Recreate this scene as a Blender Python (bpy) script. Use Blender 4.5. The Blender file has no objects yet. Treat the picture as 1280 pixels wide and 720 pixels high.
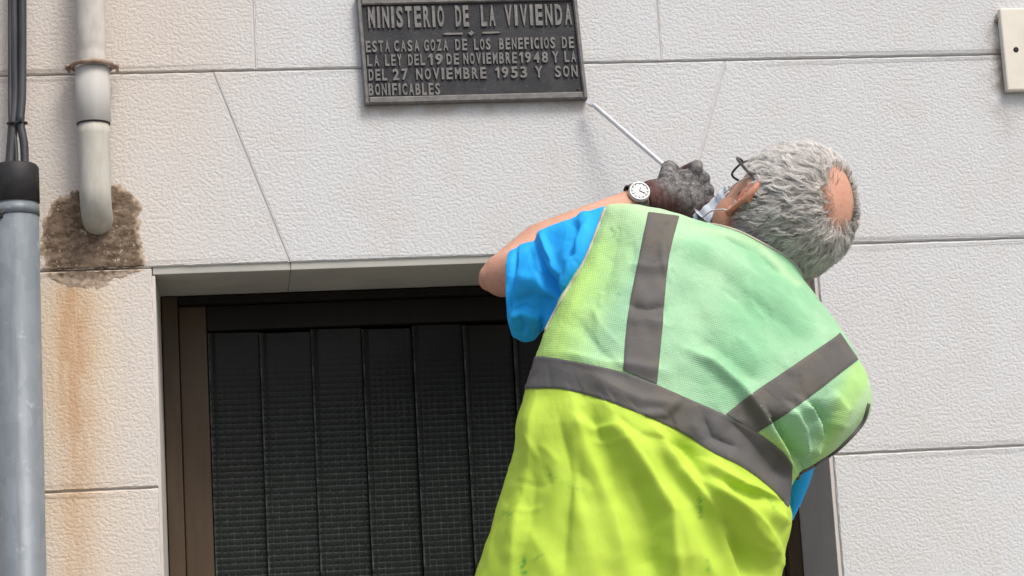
import bpy, bmesh, math, random
import numpy as np
from mathutils import Vector, Matrix, noise
from mathutils.bvhtree import BVHTree

random.seed(7); np.random.seed(7)
S = bpy.context.scene
col = S.collection

# ------------------------------------------------------------------ camera
FPX, D, CAMZ = 2600.0, 3.7, 1.6
YAW, PITCH, ROLL = map(math.radians, (7.84, 9.44, -3.37))
RM = Matrix.Rotation(-YAW, 3, 'Z') @ Matrix.Rotation(math.pi/2 + PITCH, 3, 'X') @ Matrix.Rotation(ROLL, 3, 'Z')
CAM = Vector((0, -D, CAMZ))
cd = bpy.data.cameras.new('camera'); cam = bpy.data.objects.new('camera', cd); col.objects.link(cam)
cam.matrix_world = Matrix.Translation(CAM) @ RM.to_4x4()
cd.sensor_width = 36.0; cd.lens = FPX/1280*36.0; cd.clip_end = 500; cd.clip_start = 0.05
S.camera = cam

# ------------------------------------------------------------------ sky, sun, exposure
SUN_EL, SUN_AZ = math.radians(54), math.radians(148)      # azimuth clockwise from +Y
w = bpy.data.worlds.new('World'); S.world = w; w.use_nodes = True
wn = w.node_tree; bg = wn.nodes['Background']
sky = wn.nodes.new('ShaderNodeTexSky'); sky.sky_type = 'NISHITA'; sky.sun_disc = False
sky.sun_elevation = SUN_EL; sky.sun_rotation = SUN_AZ
sky.air_density = 1.0; sky.dust_density = 4.5; sky.ozone_density = 1.0
wn.links.new(sky.outputs[0], bg.inputs[0]); bg.inputs[1].default_value = 0.132
ld = bpy.data.lights.new('sun', 'SUN'); sun = bpy.data.objects.new('sun', ld); col.objects.link(sun)
ld.energy = 1.5; ld.angle = math.radians(20); ld.color = (1.0, 0.98, 0.955)
sd = Vector((math.sin(SUN_AZ)*math.cos(SUN_EL), math.cos(SUN_AZ)*math.cos(SUN_EL), math.sin(SUN_EL)))
sun.rotation_euler = sd.to_track_quat('Z', 'Y').to_euler(); sun.location = (2, -6, 8)
S.view_settings.view_transform = 'Standard'; S.view_settings.look = 'None'
S.view_settings.exposure = 0.54; S.view_settings.gamma = 1.0

# ------------------------------------------------------------------ helpers
def W(px, py, Y=0.0):
    """point of the place seen at pixel px,py of a 1280x720 picture, on the plane y=Y"""
    d = RM @ Vector((px-640, -(py-360), -FPX))
    t = (Y - CAM.y)/d.y
    return CAM + d*t
def toP(p):
    q = RM.transposed() @ (Vector(p)-CAM)
    return 640 + FPX*q.x/(-q.z), 360 - FPX*q.y/(-q.z)

def mesh(name, vs, fs, mat=None, parent=None, smooth=True, kind=None):
    me = bpy.data.meshes.new(name); me.from_pydata([tuple(v) for v in vs], [], [tuple(f) for f in fs]); me.update()
    if smooth: me.shade_smooth()
    if mat: me.materials.append(mat)
    return link(name, me, parent, kind)
def link(name, me, parent=None, kind=None):
    o = bpy.data.objects.new(name, me); col.objects.link(o)
    if parent: o.parent = parent
    if kind: o['kind'] = kind
    return o
def tag(o, label, cat, group=None):
    o['label'] = label; o['category'] = cat
    if group: o['group'] = group
    return o
def empty(name, label, cat, group=None):
    o = bpy.data.objects.new(name, None); col.objects.link(o); o.empty_display_size = .05
    return tag(o, label, cat, group)

class MB:
    def __init__(s): s.v = []; s.f = []
    def add(s, vs, fs):
        n = len(s.v); s.v += [tuple(v) for v in vs]; s.f += [tuple(i+n for i in f) for f in fs]; return s
    def build(s, name, mat=None, parent=None, smooth=True, kind=None):
        return mesh(name, s.v, s.f, mat, parent, smooth, kind)
    def tube(s, pts, rad, n=12, cap=True, closed=False):
        pts = [Vector(p) for p in pts]; m = len(pts)
        if not hasattr(rad, '__len__'): rad = [rad]*m
        t0 = (pts[1]-pts[0]).normalized()
        up = Vector((0, 0, 1)) if abs(t0.z) < .9 else Vector((1, 0, 0))
        a = t0.cross(up).normalized(); vs = []
        for i, p in enumerate(pts):
            if closed: t = (pts[(i+1) % m]-pts[i-1]).normalized()
            else: t = (pts[min(i+1, m-1)]-pts[max(i-1, 0)]).normalized()
            a = (a - t*a.dot(t)).normalized(); b = t.cross(a)
            for k in range(n):
                th = 2*math.pi*k/n
                vs.append(p + (a*math.cos(th)+b*math.sin(th))*rad[i])
        fs = []
        for i in range(m if closed else m-1):
            j = (i+1) % m
            for k in range(n):
                k2 = (k+1) % n
                fs.append((i*n+k, i*n+k2, j*n+k2, j*n+k))
        if cap and not closed:
            fs.append(tuple(range(n))[::-1]); fs.append(tuple((m-1)*n+k for k in range(n)))
        return s.add(vs, fs)
    def ball(s, c, r, M=None, nu=20, nv=12):
        """ellipsoid, r = (rx,ry,rz) along the columns of M"""
        M = M or Matrix.Identity(3); c = Vector(c); vs = []
        if not hasattr(r, '__len__'): r = (r, r, r)
        for j in range(1, nv):
            ph = math.pi*j/nv
            for i in range(nu):
                th = 2*math.pi*i/nu
                vs.append(c + M @ Vector((r[0]*math.sin(ph)*math.cos(th), r[1]*math.sin(ph)*math.sin(th), r[2]*math.cos(ph))))
        vs.append(c + M @ Vector((0, 0, r[2]))); vs.append(c - M @ Vector((0, 0, r[2])))
        fs = []
        for j in range(nv-2):
            for i in range(nu):
                i2 = (i+1) % nu; fs.append((j*nu+i, (j+1)*nu+i, (j+1)*nu+i2, j*nu+i2))
        T = len(vs)-2; B = T+1
        for i in range(nu):
            i2 = (i+1) % nu
            fs.append((T, i, i2)); fs.append((B, (nv-2)*nu+i2, (nv-2)*nu+i))
        return s.add(vs, fs)
    def cap(s, p0, p1, r0, r1, n=16):
        """tapered capsule"""
        p0, p1 = Vector(p0), Vector(p1); k = 10
        pts, rr = [], []
        d = (p1-p0).normalized()
        for i in range(k+1):
            a = math.pi/2*(1-i/k); pts.append(p0 - d*r0*math.sin(a)); rr.append(max(r0*math.cos(a), r0*.02))
        for i in range(k+1):
            a = math.pi/2*i/k; pts.append(p1 + d*r1*math.sin(a)); rr.append(max(r1*math.cos(a), r1*.02))
        return s.tube(pts, rr, n)
    def box(s, lo, hi, bev=0.0):
        bm = bmesh.new(); bmesh.ops.create_cube(bm, size=1)
        for v in bm.verts:
            v.co = Vector([(lo[i]+hi[i])/2 + v.co[i]*(hi[i]-lo[i]) for i in range(3)])
        if bev: bmesh.ops.bevel(bm, geom=bm.edges[:], offset=bev, segments=2, affect='EDGES', profile=.5)
        bm.verts.index_update()
        s.add([v.co.copy() for v in bm.verts], [[v.index for v in f.verts] for f in bm.faces]); bm.free(); return s

def remeshed(name, mb, voxel, smooth_it, mat, parent):
    """melt overlapping solids into one continuous skin"""
    me = bpy.data.meshes.new('tmp'); me.from_pydata(mb.v, [], mb.f); me.update()
    bm = bmesh.new(); bm.from_mesh(me); bmesh.ops.recalc_face_normals(bm, faces=bm.faces); bm.to_mesh(me); bm.free()
    o = bpy.data.objects.new('tmp', me); col.objects.link(o)
    m = o.modifiers.new('r', 'REMESH'); m.mode = 'VOXEL'; m.voxel_size = voxel; m.use_smooth_shade = True
    m2 = o.modifiers.new('s', 'SMOOTH'); m2.factor = .5; m2.iterations = smooth_it
    dg = bpy.context.evaluated_depsgraph_get(); ev = o.evaluated_get(dg)
    out = bpy.data.meshes.new_from_object(ev); out.name = name
    bpy.data.objects.remove(o); out.shade_smooth()
    out.materials.clear(); out.materials.append(mat)
    return link(name, out, parent)

# ------------------------------------------------------------------ materials
class NT:
    def __init__(s, name, rough=.8, spec=.4, base=(.5, .5, .5), metal=0):
        s.m = bpy.data.materials.new(name); s.m.use_nodes = True; s.t = s.m.node_tree
        s.b = s.t.nodes['Principled BSDF']
        s.b.inputs['Roughness'].default_value = rough; s.b.inputs['Specular IOR Level'].default_value = spec
        s.b.inputs['Base Color'].default_value = (*base, 1); s.b.inputs['Metallic'].default_value = metal
        s.co = s.t.nodes.new('ShaderNodeTexCoord').outputs['Object']
    def n(s, kind, **kw):
        x = s.t.nodes.new('ShaderNode'+kind)
        for k, v in kw.items(): setattr(x, k, v)
        return x
    def set(s, sock, v):
        if hasattr(v, 'is_linked') or hasattr(v, 'node'): s.t.links.new(v, sock)
        elif hasattr(v, '__len__') and len(v) == 3 and sock.type == 'RGBA': sock.default_value = (*v, 1)
        else: sock.default_value = v
    def math(s, op, a, b=0.0, c=None, clamp=False):
        x = s.n('Math', operation=op, use_clamp=clamp); s.set(x.inputs[0], a); s.set(x.inputs[1], b)
        if c is not None: s.set(x.inputs[2], c)
        return x.outputs[0]
    def noise(s, scale, detail=3, rough=.5, vec=None, dist=0):
        x = s.n('TexNoise'); x.inputs['Scale'].default_value = scale; x.inputs['Detail'].default_value = detail
        x.inputs['Roughness'].default_value = rough; x.inputs['Distortion'].default_value = dist
        s.t.links.new(vec or s.co, x.inputs['Vector']); return x.outputs['Fac']
    def vor(s, scale, feat='F1', vec=None):
        x = s.n('TexVoronoi', feature=feat); x.inputs['Scale'].default_value = scale
        s.t.links.new(vec or s.co, x.inputs['Vector']); return x.outputs['Distance']
    def scaled(s, v, loc=(0, 0, 0), rot=(0, 0, 0)):
        x = s.n('Mapping'); x.inputs['Scale'].default_value = v; x.inputs['Location'].default_value = loc
        x.inputs['Rotation'].default_value = rot
        s.t.links.new(s.co, x.inputs['Vector']); return x.outputs[0]
    def mix(s, fac, a, b, mode='MIX'):
        x = s.n('Mix', data_type='RGBA', blend_type=mode); s.set(x.inputs[0], fac); s.set(x.inputs[6], a); s.set(x.inputs[7], b)
        return x.outputs[2]
    def ramp(s, f, lo, hi):
        x = s.n('MapRange'); x.interpolation_type = 'SMOOTHSTEP'; s.set(x.inputs[0], f); x.inputs[1].default_value = lo; x.inputs[2].default_value = hi
        return x.outputs[0]
    def attr(s, name):
        x = s.n('Attribute'); x.attribute_name = name; return x.outputs['Fac']
    def color(s, v): s.set(s.b.inputs['Base Color'], v); return s
    def bump(s, h, strength=.5, dist=.002, prev=None):
        x = s.n('Bump'); x.inputs['Strength'].default_value = strength; x.inputs['Distance'].default_value = dist
        s.t.links.new(h, x.inputs['Height'])
        if prev is not None: s.t.links.new(prev, x.inputs['Normal'])
        s.t.links.new(x.outputs[0], s.b.inputs['Normal']); return x.outputs[0]
    def xyz(s):
        x = s.n('SeparateXYZ'); s.t.links.new(s.co, x.inputs[0]); return x.outputs

def gauss(N, v, c, wd):
    a = N.math('DIVIDE', N.math('SUBTRACT', v, c), wd); a = N.math('MULTIPLY', a, a)
    return N.math('POWER', 2.718, N.math('MULTIPLY', a, -1.0))

# -- measured places on the wall
zA = (W(0, 97).z+W(620, 81.5).z+W(1240, 66).z)/3
zB = (W(60, 339).z+W(190, 334).z+W(595, 321).z+W(1280, 298).z)/4
zC = (W(55, 614).z+W(195, 610).z+W(1280, 558).z)/3
xL = (W(190, 340).x+W(203, 720).x)/2
xR = (W(1041, 570).x+W(1053, 720).x)/2
REV = 0.235                                          # depth of the door reveal

def stucco():
    N = NT('stucco', .92, .15)
    X, Y, Z = N.xyz()
    base = N.mix(N.noise(2.2, 4), (.60, .61, .607), (.555, .562, .557))
    base = N.mix(N.ramp(N.noise(9, 5, .6), .45, .75), base, (.56, .55, .53))
    # weathered, warmer plaster round the drain pipe
    wx = N.ramp(X, W(420, 200).x, W(60, 200).x)
    wf = N.math('MULTIPLY', wx, N.math('ADD', N.math('MULTIPLY', N.noise(5, 4), .7), .32))
    base = N.mix(wf, base, (.62, .52, .42))
    gl = N.math('MULTIPLY', gauss(N, X, W(215, 40).x, .16), gauss(N, Z, zA+.10, .20))
    base = N.mix(N.math('MULTIPLY', gl, .35), base, (.56, .46, .37))
    # rust run below the pipe
    c = N.math('ADD', W(93, 480).x, N.math('MULTIPLY', N.math('SUBTRACT', N.noise(6, 2), .5), .045))
    run = gauss(N, X, c, .032); wide = gauss(N, X, c, .07)
    zt = W(95, 345).z
    lim = N.math('MULTIPLY', N.ramp(Z, zt+.02, zt-.04), N.math('ADD', N.math('MULTIPLY', N.ramp(Z, zt-.5, zt-.1), .6), .4))
    st = N.noise(14, 5, .7, vec=N.scaled((4, 4, .7)))
    core = N.math('MULTIPLY', N.math('MULTIPLY', run, lim), N.math('MULTIPLY', N.ramp(st, .2, .6), 1.25), clamp=True)
    base = N.mix(N.math('MULTIPLY', N.math('MULTIPLY', wide, lim), .85), base, (.62, .48, .30))
    base = N.mix(N.math('MULTIPLY', core, .92), base, (.47, .27, .12))
    # grime below the box on the right
    g = N.math('MULTIPLY', gauss(N, X, W(1250, 90).x, .03), gauss(N, Z, W(1250, 85).z, .10))
    g = N.math('MULTIPLY', g, N.ramp(N.noise(30, 4), .3, .7))
    base = N.mix(N.math('MULTIPLY', g, .95), base, (.26, .19, .13))
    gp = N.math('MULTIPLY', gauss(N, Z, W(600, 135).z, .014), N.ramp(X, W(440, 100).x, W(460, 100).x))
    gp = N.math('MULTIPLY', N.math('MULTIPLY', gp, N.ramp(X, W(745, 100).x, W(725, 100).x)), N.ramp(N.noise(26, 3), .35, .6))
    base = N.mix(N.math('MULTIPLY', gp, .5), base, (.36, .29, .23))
    inf = N.n('ObjectInfo'); base = N.mix(N.math('MULTIPLY', inf.outputs['Random'], .22), base, (.55, .545, .53))
    dr = N.ramp(N.noise(9, 4, .6, vec=N.scaled((2.2, 1, .16))), .55, .78)
    base = N.mix(N.math('MULTIPLY', dr, .35), base, (.53, .49, .44))
    # dark pits
    pit = N.ramp(N.noise(150, 3, .6), .66, .74)
    base = N.mix(N.math('MULTIPLY', pit, .45), base, (.36, .33, .30))
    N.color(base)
    h1 = N.noise(195, 2.2, .5)
    h2 = N.ramp(N.noise(150, 2, .45, vec=N.scaled((1, 1, 1.2), loc=(3, 0, 5))), .34, .60)
    h = N.math('ADD', N.math('MULTIPLY', h1, .75), N.math('MULTIPLY', h2, .38))
    h = N.math('ADD', h, N.math('MULTIPLY', N.noise(420, 2), .20))
    amt = N.math('ADD', .75, N.math('MULTIPLY', N.noise(4, 3), .5))      # trowelled flatter in places
    N.bump(N.math('MULTIPLY', h, amt), .44, .0034)
    return N.m
M = {}
M['stucco'] = stucco()

def simple(name, c1, c2, sc, rough=.7, spec=.3, metal=0, bsc=200, bs=.2, bd=.001, stretch=(1, 1, 1)):
    N = NT(name, rough, spec, c1, metal)
    N.color(N.mix(N.ramp(N.noise(sc, 4, .6, vec=N.scaled(stretch)), .35, .68), c1, c2))
    N.bump(N.noise(bsc, 3), bs, bd)
    return N.m
M['groove'] = simple('joint_mortar', (.46, .43, .39), (.55, .52, .48), 30, .95, .1, bsc=300, bs=.5)
M['filler'] = simple('joint_filler', (.60, .59, .575), (.55, .53, .51), 30, .95, .1, bsc=300, bs=.4)
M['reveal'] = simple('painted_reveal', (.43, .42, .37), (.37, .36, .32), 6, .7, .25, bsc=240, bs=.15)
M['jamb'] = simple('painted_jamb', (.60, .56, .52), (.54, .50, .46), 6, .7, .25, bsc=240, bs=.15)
M['frame'] = simple('brown_frame', (.080, .054, .032), (.062, .041, .025), 5, .5, .3, bsc=80, bs=.1, stretch=(8, 8, 1))
M['frame_dark'] = simple('dark_frame', (.013, .010, .008), (.010, .008, .006), 5, .5, .2, bsc=80, bs=.1, stretch=(8, 8, 1))
M['pvc'] = simple('grey_pvc', (.47, .46, .43), (.43, .41, .37), 12, .62, .25, bsc=60, bs=.05, stretch=(3, 3, .5))
M['pvc_elbow'] = simple('yellowed_pvc', (.47, .46, .41), (.40, .375, .31), 14, .58, .3, bsc=60, bs=.06, stretch=(3, 3, .8))
M['pipe_paint'] = simple('painted_pipe', (.52, .49, .44), (.40, .37, .33), 18, .7, .3, bsc=70, bs=.25, stretch=(2, 2, .6))
M['clamp'] = simple('rusty_clamp', (.36, .29, .23), (.22, .14, .09), 60, .6, .4, .2, bsc=200, bs=.4)
M['rubber'] = simple('black_rubber', (.016, .015, .016), (.026, .025, .024), 40, .6, .35, bsc=120, bs=.3)
M['cable'] = simple('black_cable', (.030, .032, .036), (.055, .056, .06), 30, .5, .4, bsc=120, bs=.2, stretch=(2, 2, .3))
M['ivory'] = simple('ivory_plastic', (.70, .66, .56), (.64, .59, .49), 14, .55, .35, bsc=100, bs=.1)
M['hole'] = simple('black_screw_ear_shade', (.02, .018, .016), (.05, .04, .03), 90, .7, .2)
M['steel'] = simple('chromed_steel', (.66, .66, .655), (.56, .55, .54), 60, .35, .5, .45)
M['strap'] = simple('watch_strap', (.05, .05, .045), (.09, .085, .08), 80, .5, .4)
M['dial'] = simple('watch_dial', (.50, .52, .51), (.42, .44, .43), 90, .25, .5)
M['mask'] = simple('mask_fabric', (.66, .69, .72), (.58, .62, .66), 40, .9, .1)
M['white_cord'] = simple('white_cord', (.74, .70, .67), (.66, .62, .6), 60, .8, .2)
M['glasses'] = simple('black_glasses', (.02, .018, .018), (.035, .03, .03), 60, .35, .5)
M['trouser'] = simple('navy_trousers', (.02, .025, .05), (.03, .035, .06), 20, .9, .1)
M['piping'] = simple('beige_piping', (.48, .46, .36), (.40, .38, .30), 60, .8, .2)
M['piping_dark'] = simple('grey_piping', (.11, .10, .095), (.15, .14, .13), 60, .8, .2)
M['asphalt'] = simple('street_asphalt', (.10, .10, .10), (.14, .135, .13), 8, .9, .2, bsc=120, bs=.6, bd=.004)
M['pavement'] = simple('pavement_concrete', (.34, .33, .31), (.28, .27, .25), 6, .9, .2, bsc=90, bs=.4, bd=.002)
M['inside'] = simple('dark_interior', (.02, .02, .02), (.02, .02, .02), 2, .9, .1)

def galvanised():
    N = NT('galvanised_steel', .5, .35, metal=.15)
    v = N.n('TexVoronoi', feature='F1'); v.inputs['Scale'].default_value = 55
    N.t.links.new(N.scaled((1, 1, .7)), v.inputs['Vector'])
    base = N.mix(v.outputs['Color'], (.155, .178, .195), (.205, .23, .25))
    sp = N.ramp(N.noise(22, 5, .75), .60, .68)
    base = N.mix(N.math('MULTIPLY', sp, .45), base, (.36, .40, .42))
    base = N.mix(N.ramp(N.noise(9, 3, .6, vec=N.scaled((5, 5, .5))), .5, .8), base, (.13, .15, .165))
    N.color(base); N.bump(N.noise(60, 3), .15, .002); return N.m
M['galv'] = galvanised()

def exposed():
    N = NT('exposed_mortar', .98, .05)
    a = N.noise(46, 6, .72, vec=N.scaled((1, 1, 1.7)))
    base = N.mix(N.ramp(a, .36, .66), (.085, .058, .040), (.235, .175, .125))
    base = N.mix(N.ramp(N.noise(130, 3, .7), .60, .72), base, (.50, .43, .35))
    base = N.mix(N.ramp(N.noise(14, 3), .5, .7), base, (.19, .14, .10))
    base = N.mix(N.math('MULTIPLY', N.attr('edge'), .85), base, (.50, .40, .30))
    N.color(base); N.bump(N.math('ADD', a, N.math('MULTIPLY', N.vor(160), .5)), .5, .0035); return N.m
M['exposed'] = exposed()

def bronze():
    N = NT('cast_plaque_field', .55, .35, metal=.25)
    X, Y, Z = N.xyz()
    base = N.mix(N.ramp(N.noise(20, 5, .65), .35, .7), (.024, .025, .028), (.044, .044, .046))
    base = N.mix(N.ramp(N.noise(80, 4, .7), .55, .75), base, (.070, .066, .060))
    N.color(base); N.bump(N.noise(260, 3), .35, .0016); return N.m
M['plaque'] = bronze()
def relief():
    N = NT('worn_raised_metal', .5, .4, metal=.3)
    base = N.mix(N.ramp(N.noise(60, 4, .7), .3, .7), (.205, .195, .18), (.125, .12, .112))
    N.color(base); N.bump(N.noise(300, 3), .3, .001); return N.m
M['relief'] = relief()

def pane():
    N = NT('textured_glass', .22, .15, (.010, .012, .011))
    X, Y, Z = N.xyz()
    gx = N.math('ABSOLUTE', N.math('SINE', N.math('MULTIPLY', X, math.pi/.0125)))
    gz = N.math('ABSOLUTE', N.math('SINE', N.math('MULTIPLY', Z, math.pi/.0115)))
    h = N.math('MULTIPLY', N.math('POWER', gx, .6), N.math('POWER', gz, .6))
    # paler ridges of the pressed grid; ridges and glass get lighter lower down
    ridge = N.math('SUBTRACT', 1.0, N.ramp(h, .12, .40))
    low = N.ramp(Z, W(400, 440, REV).z-.22, W(400, 620, REV).z-.22)
    d = N.math('MULTIPLY', N.math('MULTIPLY', ridge, N.math('ADD', N.math('MULTIPLY', low, .9), .05)), N.ramp(N.noise(70, 3, .7), .30, .75))
    base = N.mix(d, N.mix(low, (.008, .008, .0075), (.018, .021, .019)), (.075, .086, .078))
    edge_glint = N.ramp(X, .0036, .0022)  # glint on each strip's left flange, put into the base colour
    base = N.mix(N.math('MULTIPLY', edge_glint, N.ramp(N.noise(25, 4, .7), .4, .65)), base, (.075, .085, .078))
    N.color(base)
    N.set(N.b.inputs['Roughness'], N.math('ADD', N.math('MULTIPLY', N.noise(12, 2), .2), .2))
    N.bump(N.math('MULTIPLY', h, N.math('ADD', N.math('MULTIPLY', N.ramp(Z, W(400, 420, REV).z-.22, W(400, 580, REV).z-.22), .95), .05)), .5, .002); return N.m
M['pane'] = pane()

def skin():
    N = NT('skin', .52, .35)
    N.b.inputs['Subsurface Weight'].default_value = .12
    N.b.inputs['Subsurface Radius'].default_value = (.9, .3, .15); N.b.inputs['Subsurface Scale'].default_value = .008
    base = N.mix(N.ramp(N.noise(14, 4, .6), .35, .7), (.49, .265, .175), (.55, .31, .215))
    base = N.mix(N.math('MULTIPLY', N.attr('red'), .85), base, (.56, .19, .125))
    base = N.mix(N.ramp(N.noise(160, 3), .58, .75), base, (.42, .20, .13))
    N.color(base); p = N.bump(N.noise(330, 3), .4, .0014); N.bump(N.noise(75, 4, .65), .3, .004, p); return N.m
M['skin'] = skin()

def hairm():
    N = NT('grey_hair', .55, .3)
    a = N.attr('tone')
    x = N.n('ValToRGB'); N.set(x.inputs[0], a); cr = x.color_ramp
    cr.elements[0].position = 0; cr.elements[0].color = (.075, .066, .056, 1)
    cr.elements[1].position = 1; cr.elements[1].color = (.86, .83, .78, 1)
    e = cr.elements.new(.45); e.color = (.48, .445, .40, 1)
    N.color(x.outputs[0]); return N.m
M['hair'] = hairm()

def fabric_top():
    N = NT('vest_mesh_fabric', .8, .2)
    t = N.attr('tint')
    base = N.mix(N.ramp(N.noise(10, 4, .6), .35, .7), (.30, .50, .30), (.36, .57, .35))
    base = N.mix(N.math('MULTIPLY', N.ramp(N.noise(6, 4, .6), .42, .64), .75), base, (.215, .47, .25))
    base = N.mix(t, base, (.44, .66, .17))
    base = N.mix(N.math('MULTIPLY', N.attr('pale'), .8), base, (.48, .65, .38))
    base = N.mix(N.attr('dirt'), base, (.06, .22, .12))
    wx = N.scaled((1, 1, 1), rot=(0, .5, 0))
    x = N.n('SeparateXYZ'); N.t.links.new(wx, x.inputs[0])
    a = N.math('SINE', N.math('MULTIPLY', x.outputs[0], 2*math.pi/.0042))
    b = N.math('SINE', N.math('MULTIPLY', x.outputs[2], 2*math.pi/.0042))
    m = N.math('MULTIPLY', a, b)
    hole = N.ramp(N.math('ADD', m, N.math('MULTIPLY', N.noise(90, 3), .6)), .55, 1.1)
    base = N.mix(N.math('MULTIPLY', hole, .42), base, (.10, .46, .30))
    N.color(base)
    p = N.bump(N.math('ADD', N.math('MULTIPLY', m, .5), N.noise(260, 2)), .35, .0012)
    N.bump(N.noise(28, 4, .55, dist=.6), .30, .010, p)
    return N.m
M['vest_top'] = fabric_top()
def fabric_low():
    N = NT('vest_yellow_fabric', .75, .2)
    base = N.mix(N.ramp(N.noise(5, 4, .6), .3, .7), (.410, .570, .055), (.465, .635, .072))
    sm = N.math('MULTIPLY', N.ramp(N.noise(13, 5, .7), .58, .78), .35)
    base = N.mix(sm, base, (.34, .56, .06))
    base = N.mix(N.attr('dirt'), base, (.04, .27, .05))
    N.color(base)
    p = N.bump(N.noise(380, 2), .18, .001)
    N.bump(N.noise(22, 4, .55, vec=N.scaled((1, 1, .5), rot=(0, .5, 0)), dist=.3), .22, .010, p)
    return N.m
M['vest_low'] = fabric_low()
def tape():
    N = NT('reflective_tape', .68, .3)
    base = N.mix(N.ramp(N.noise(9, 5, .65), .35, .68), (.092, .090, .088), (.118, .106, .084))
    base = N.mix(N.ramp(N.noise(40, 5, .7), .55, .75), base, (.075, .07, .064))
    fl = N.ramp(N.math('ABSOLUTE', N.math('SUBTRACT', N.noise(11, 2, .5, dist=1.5), .5)), .012, .0)
    base = N.mix(N.math('MULTIPLY', fl, .0), base, (.36, .33, .25))
    N.color(base)
    p = N.bump(N.noise(300, 2), .2, .001)
    N.bump(N.noise(24, 4, .6, dist=.4), .22, .006, p); return N.m
M['tape'] = tape()
def blue():
    N = NT('blue_shirt', .75, .25)
    N.color(N.mix(N.ramp(N.noise(8, 4), .35, .7), (.012, .34, .78), (.02, .40, .85)))
    p = N.bump(N.noise(500, 2), .15, .001)
    N.bump(N.noise(30, 4, .55, vec=N.scaled((1, 1, .6), rot=(0, -.5, 0)), dist=.8), .30, .010, p); return N.m
M['blue'] = blue()
def glove():
    N = NT('worn_work_glove', .88, .15)
    a = N.noise(60, 5, .65)
    knit = N.mix(N.ramp(a, .35, .65), (.070, .036, .031), (.125, .070, .062))
    gc = N.mix(N.ramp(N.noise(85, 5, .75), .36, .66), (.065, .062, .062), (.235, .225, .215))
    gc = N.mix(N.ramp(N.noise(150, 4, .7), .58, .70), gc, (.38, .36, .33))
    d = N.n('VectorMath', operation='DISTANCE'); N.t.links.new(N.co, d.inputs[0]); d.inputs[1].default_value = W(862, 218, -.19)
    f = N.ramp(N.math('ADD', d.outputs['Value'], N.math('MULTIPLY', N.math('SUBTRACT', N.noise(40, 4, .6), .5), .05)), .078, .050)
    N.color(N.mix(f, knit, gc)); p = N.bump(N.noise(340, 2), .35, .0016); N.bump(a, .5, .0035, p); return N.m
M['glove'] = glove(); M['glove_knit'] = M['glove']

# ------------------------------------------------------------------ ground and wall
def sheet(name, x0, x1, y0, y1, z, mat):
    o = mesh(name, [(x0, y0, z), (x1, y0, z), (x1, y1, z), (x0, y1, z)], [(0, 1, 2, 3)], mat, None, False, 'structure'); return o
sheet('ground', -150, 150, -150, 150, -.13, M['asphalt'])
mb = MB(); mb.box((-30, -2.2, -.5), (30, .05, 0), .01); mb.build('pavement', M['pavement'], None, False, 'structure')

wall = empty('building_wall', 'cream textured stucco facade scored into large blocks with a flat arch over the doorway', 'wall')
x0, x1, ztop = -3.0, 5.0, 4.2
H_C = zB - zC
levels = []
z = zC
while z > 0.05: levels.append(z); z -= H_C
# backing slab behind the joints (opening left free)
bk = MB()
Yb = .0052
for lo, hi in (((x0, Yb, 0), (xL-.003, REV+.3, zB+.004)), ((xR+.003, Yb, 0), (x1, REV+.3, zB+.004)), ((x0, Yb, zB+.004), (x1, REV+.3, ztop))):
    bk.box(lo, hi)
bk.build('joint_backing', M['groove'], wall, False)

def block(poly, name='stone_block'):
    """scored block: polygon in x,z, front at y~0, chamfered and slightly irregular edges"""
    g, ch = .0013, .0026
    P = [Vector((p[0], p[1])) for p in poly]; n = len(P); c = sum(P, Vector((0, 0)))/n
    def inset(d):
        out = []
        for i in range(n):
            a, b, e = P[i-1], P[i], P[(i+1) % n]
            u = (b-a).normalized(); v = (e-b).normalized()
            n1 = Vector((-u.y, u.x)); n2 = Vector((-v.y, v.x))     # inward for ccw
            k = 1 + n1.dot(n2); out.append(b + (n1+n2)*d/k)
        return out
    rings = [inset(g), inset(g+.0006), inset(g+ch)]
    ys = [Yb+.004, .0020, 0.0]
    vs = []; cnt = None
    for R_, y in zip(rings, ys):
        ring = []
        for i in range(n):
            a, b = R_[i], R_[(i+1) % n]; k = max(2, int((P[(i+1) % n]-P[i]).length/.009))
            for j in range(k):
                p = a.lerp(b, j/k); q = noise.noise_vector(Vector((p.x*70, y*300, p.y*70)))
                ring.append((p.x+q.x*.0011, y+(q.y*.0006 if y < .003 else 0), p.y+q.z*.0011))
        cnt = len(ring); vs += ring
    fs = []
    for r in range(2):
        for i in range(cnt):
            j = (i+1) % cnt; fs.append((r*cnt+i, r*cnt+j, (r+1)*cnt+j, (r+1)*cnt+i))
    K = [0]
    for i in range(n): K.append(K[-1]+max(2, int((P[(i+1) % n]-P[i]).length/.009)))
    inner = inset(.014); m = len(vs); vs += [(p.x, 0.0, p.y) for p in inner]
    for i in range(n):
        e_ = [2*cnt+q % cnt for q in range(K[i], K[i+1]+1)]
        half = len(e_)//2; A_, B_ = m+i, m+(i+1) % n
        for q in range(half): fs.append((e_[q], e_[q+1], A_))
        fs.append((e_[half], B_, A_))
        for q in range(half, len(e_)-1): fs.append((e_[q], e_[q+1], B_))
    fs.append(tuple(m+i for i in range(n)))
    return mesh(name, vs, fs, M['stucco'], wall, False)
def X(px, py): return W(px, py, 0).x
v1, v2 = X(317.5, 42), X(823.5, 38)
for a, b in ((x0, v1), (v1, v2), (v2, x1)): block([(a, zA), (b, zA), (b, zA+.34), (a, zA+.34)])
for a, b in ((x0, v1+.35), (v1+.35, v2+.4), (v2+.4, x1)): block([(a, zA+.34), (b, zA+.34), (b, ztop), (a, ztop)])
d1t, d1b, d2t, d2b = X(266, 91), X(363, 329), X(907, 76), X(843, 313)
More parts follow.
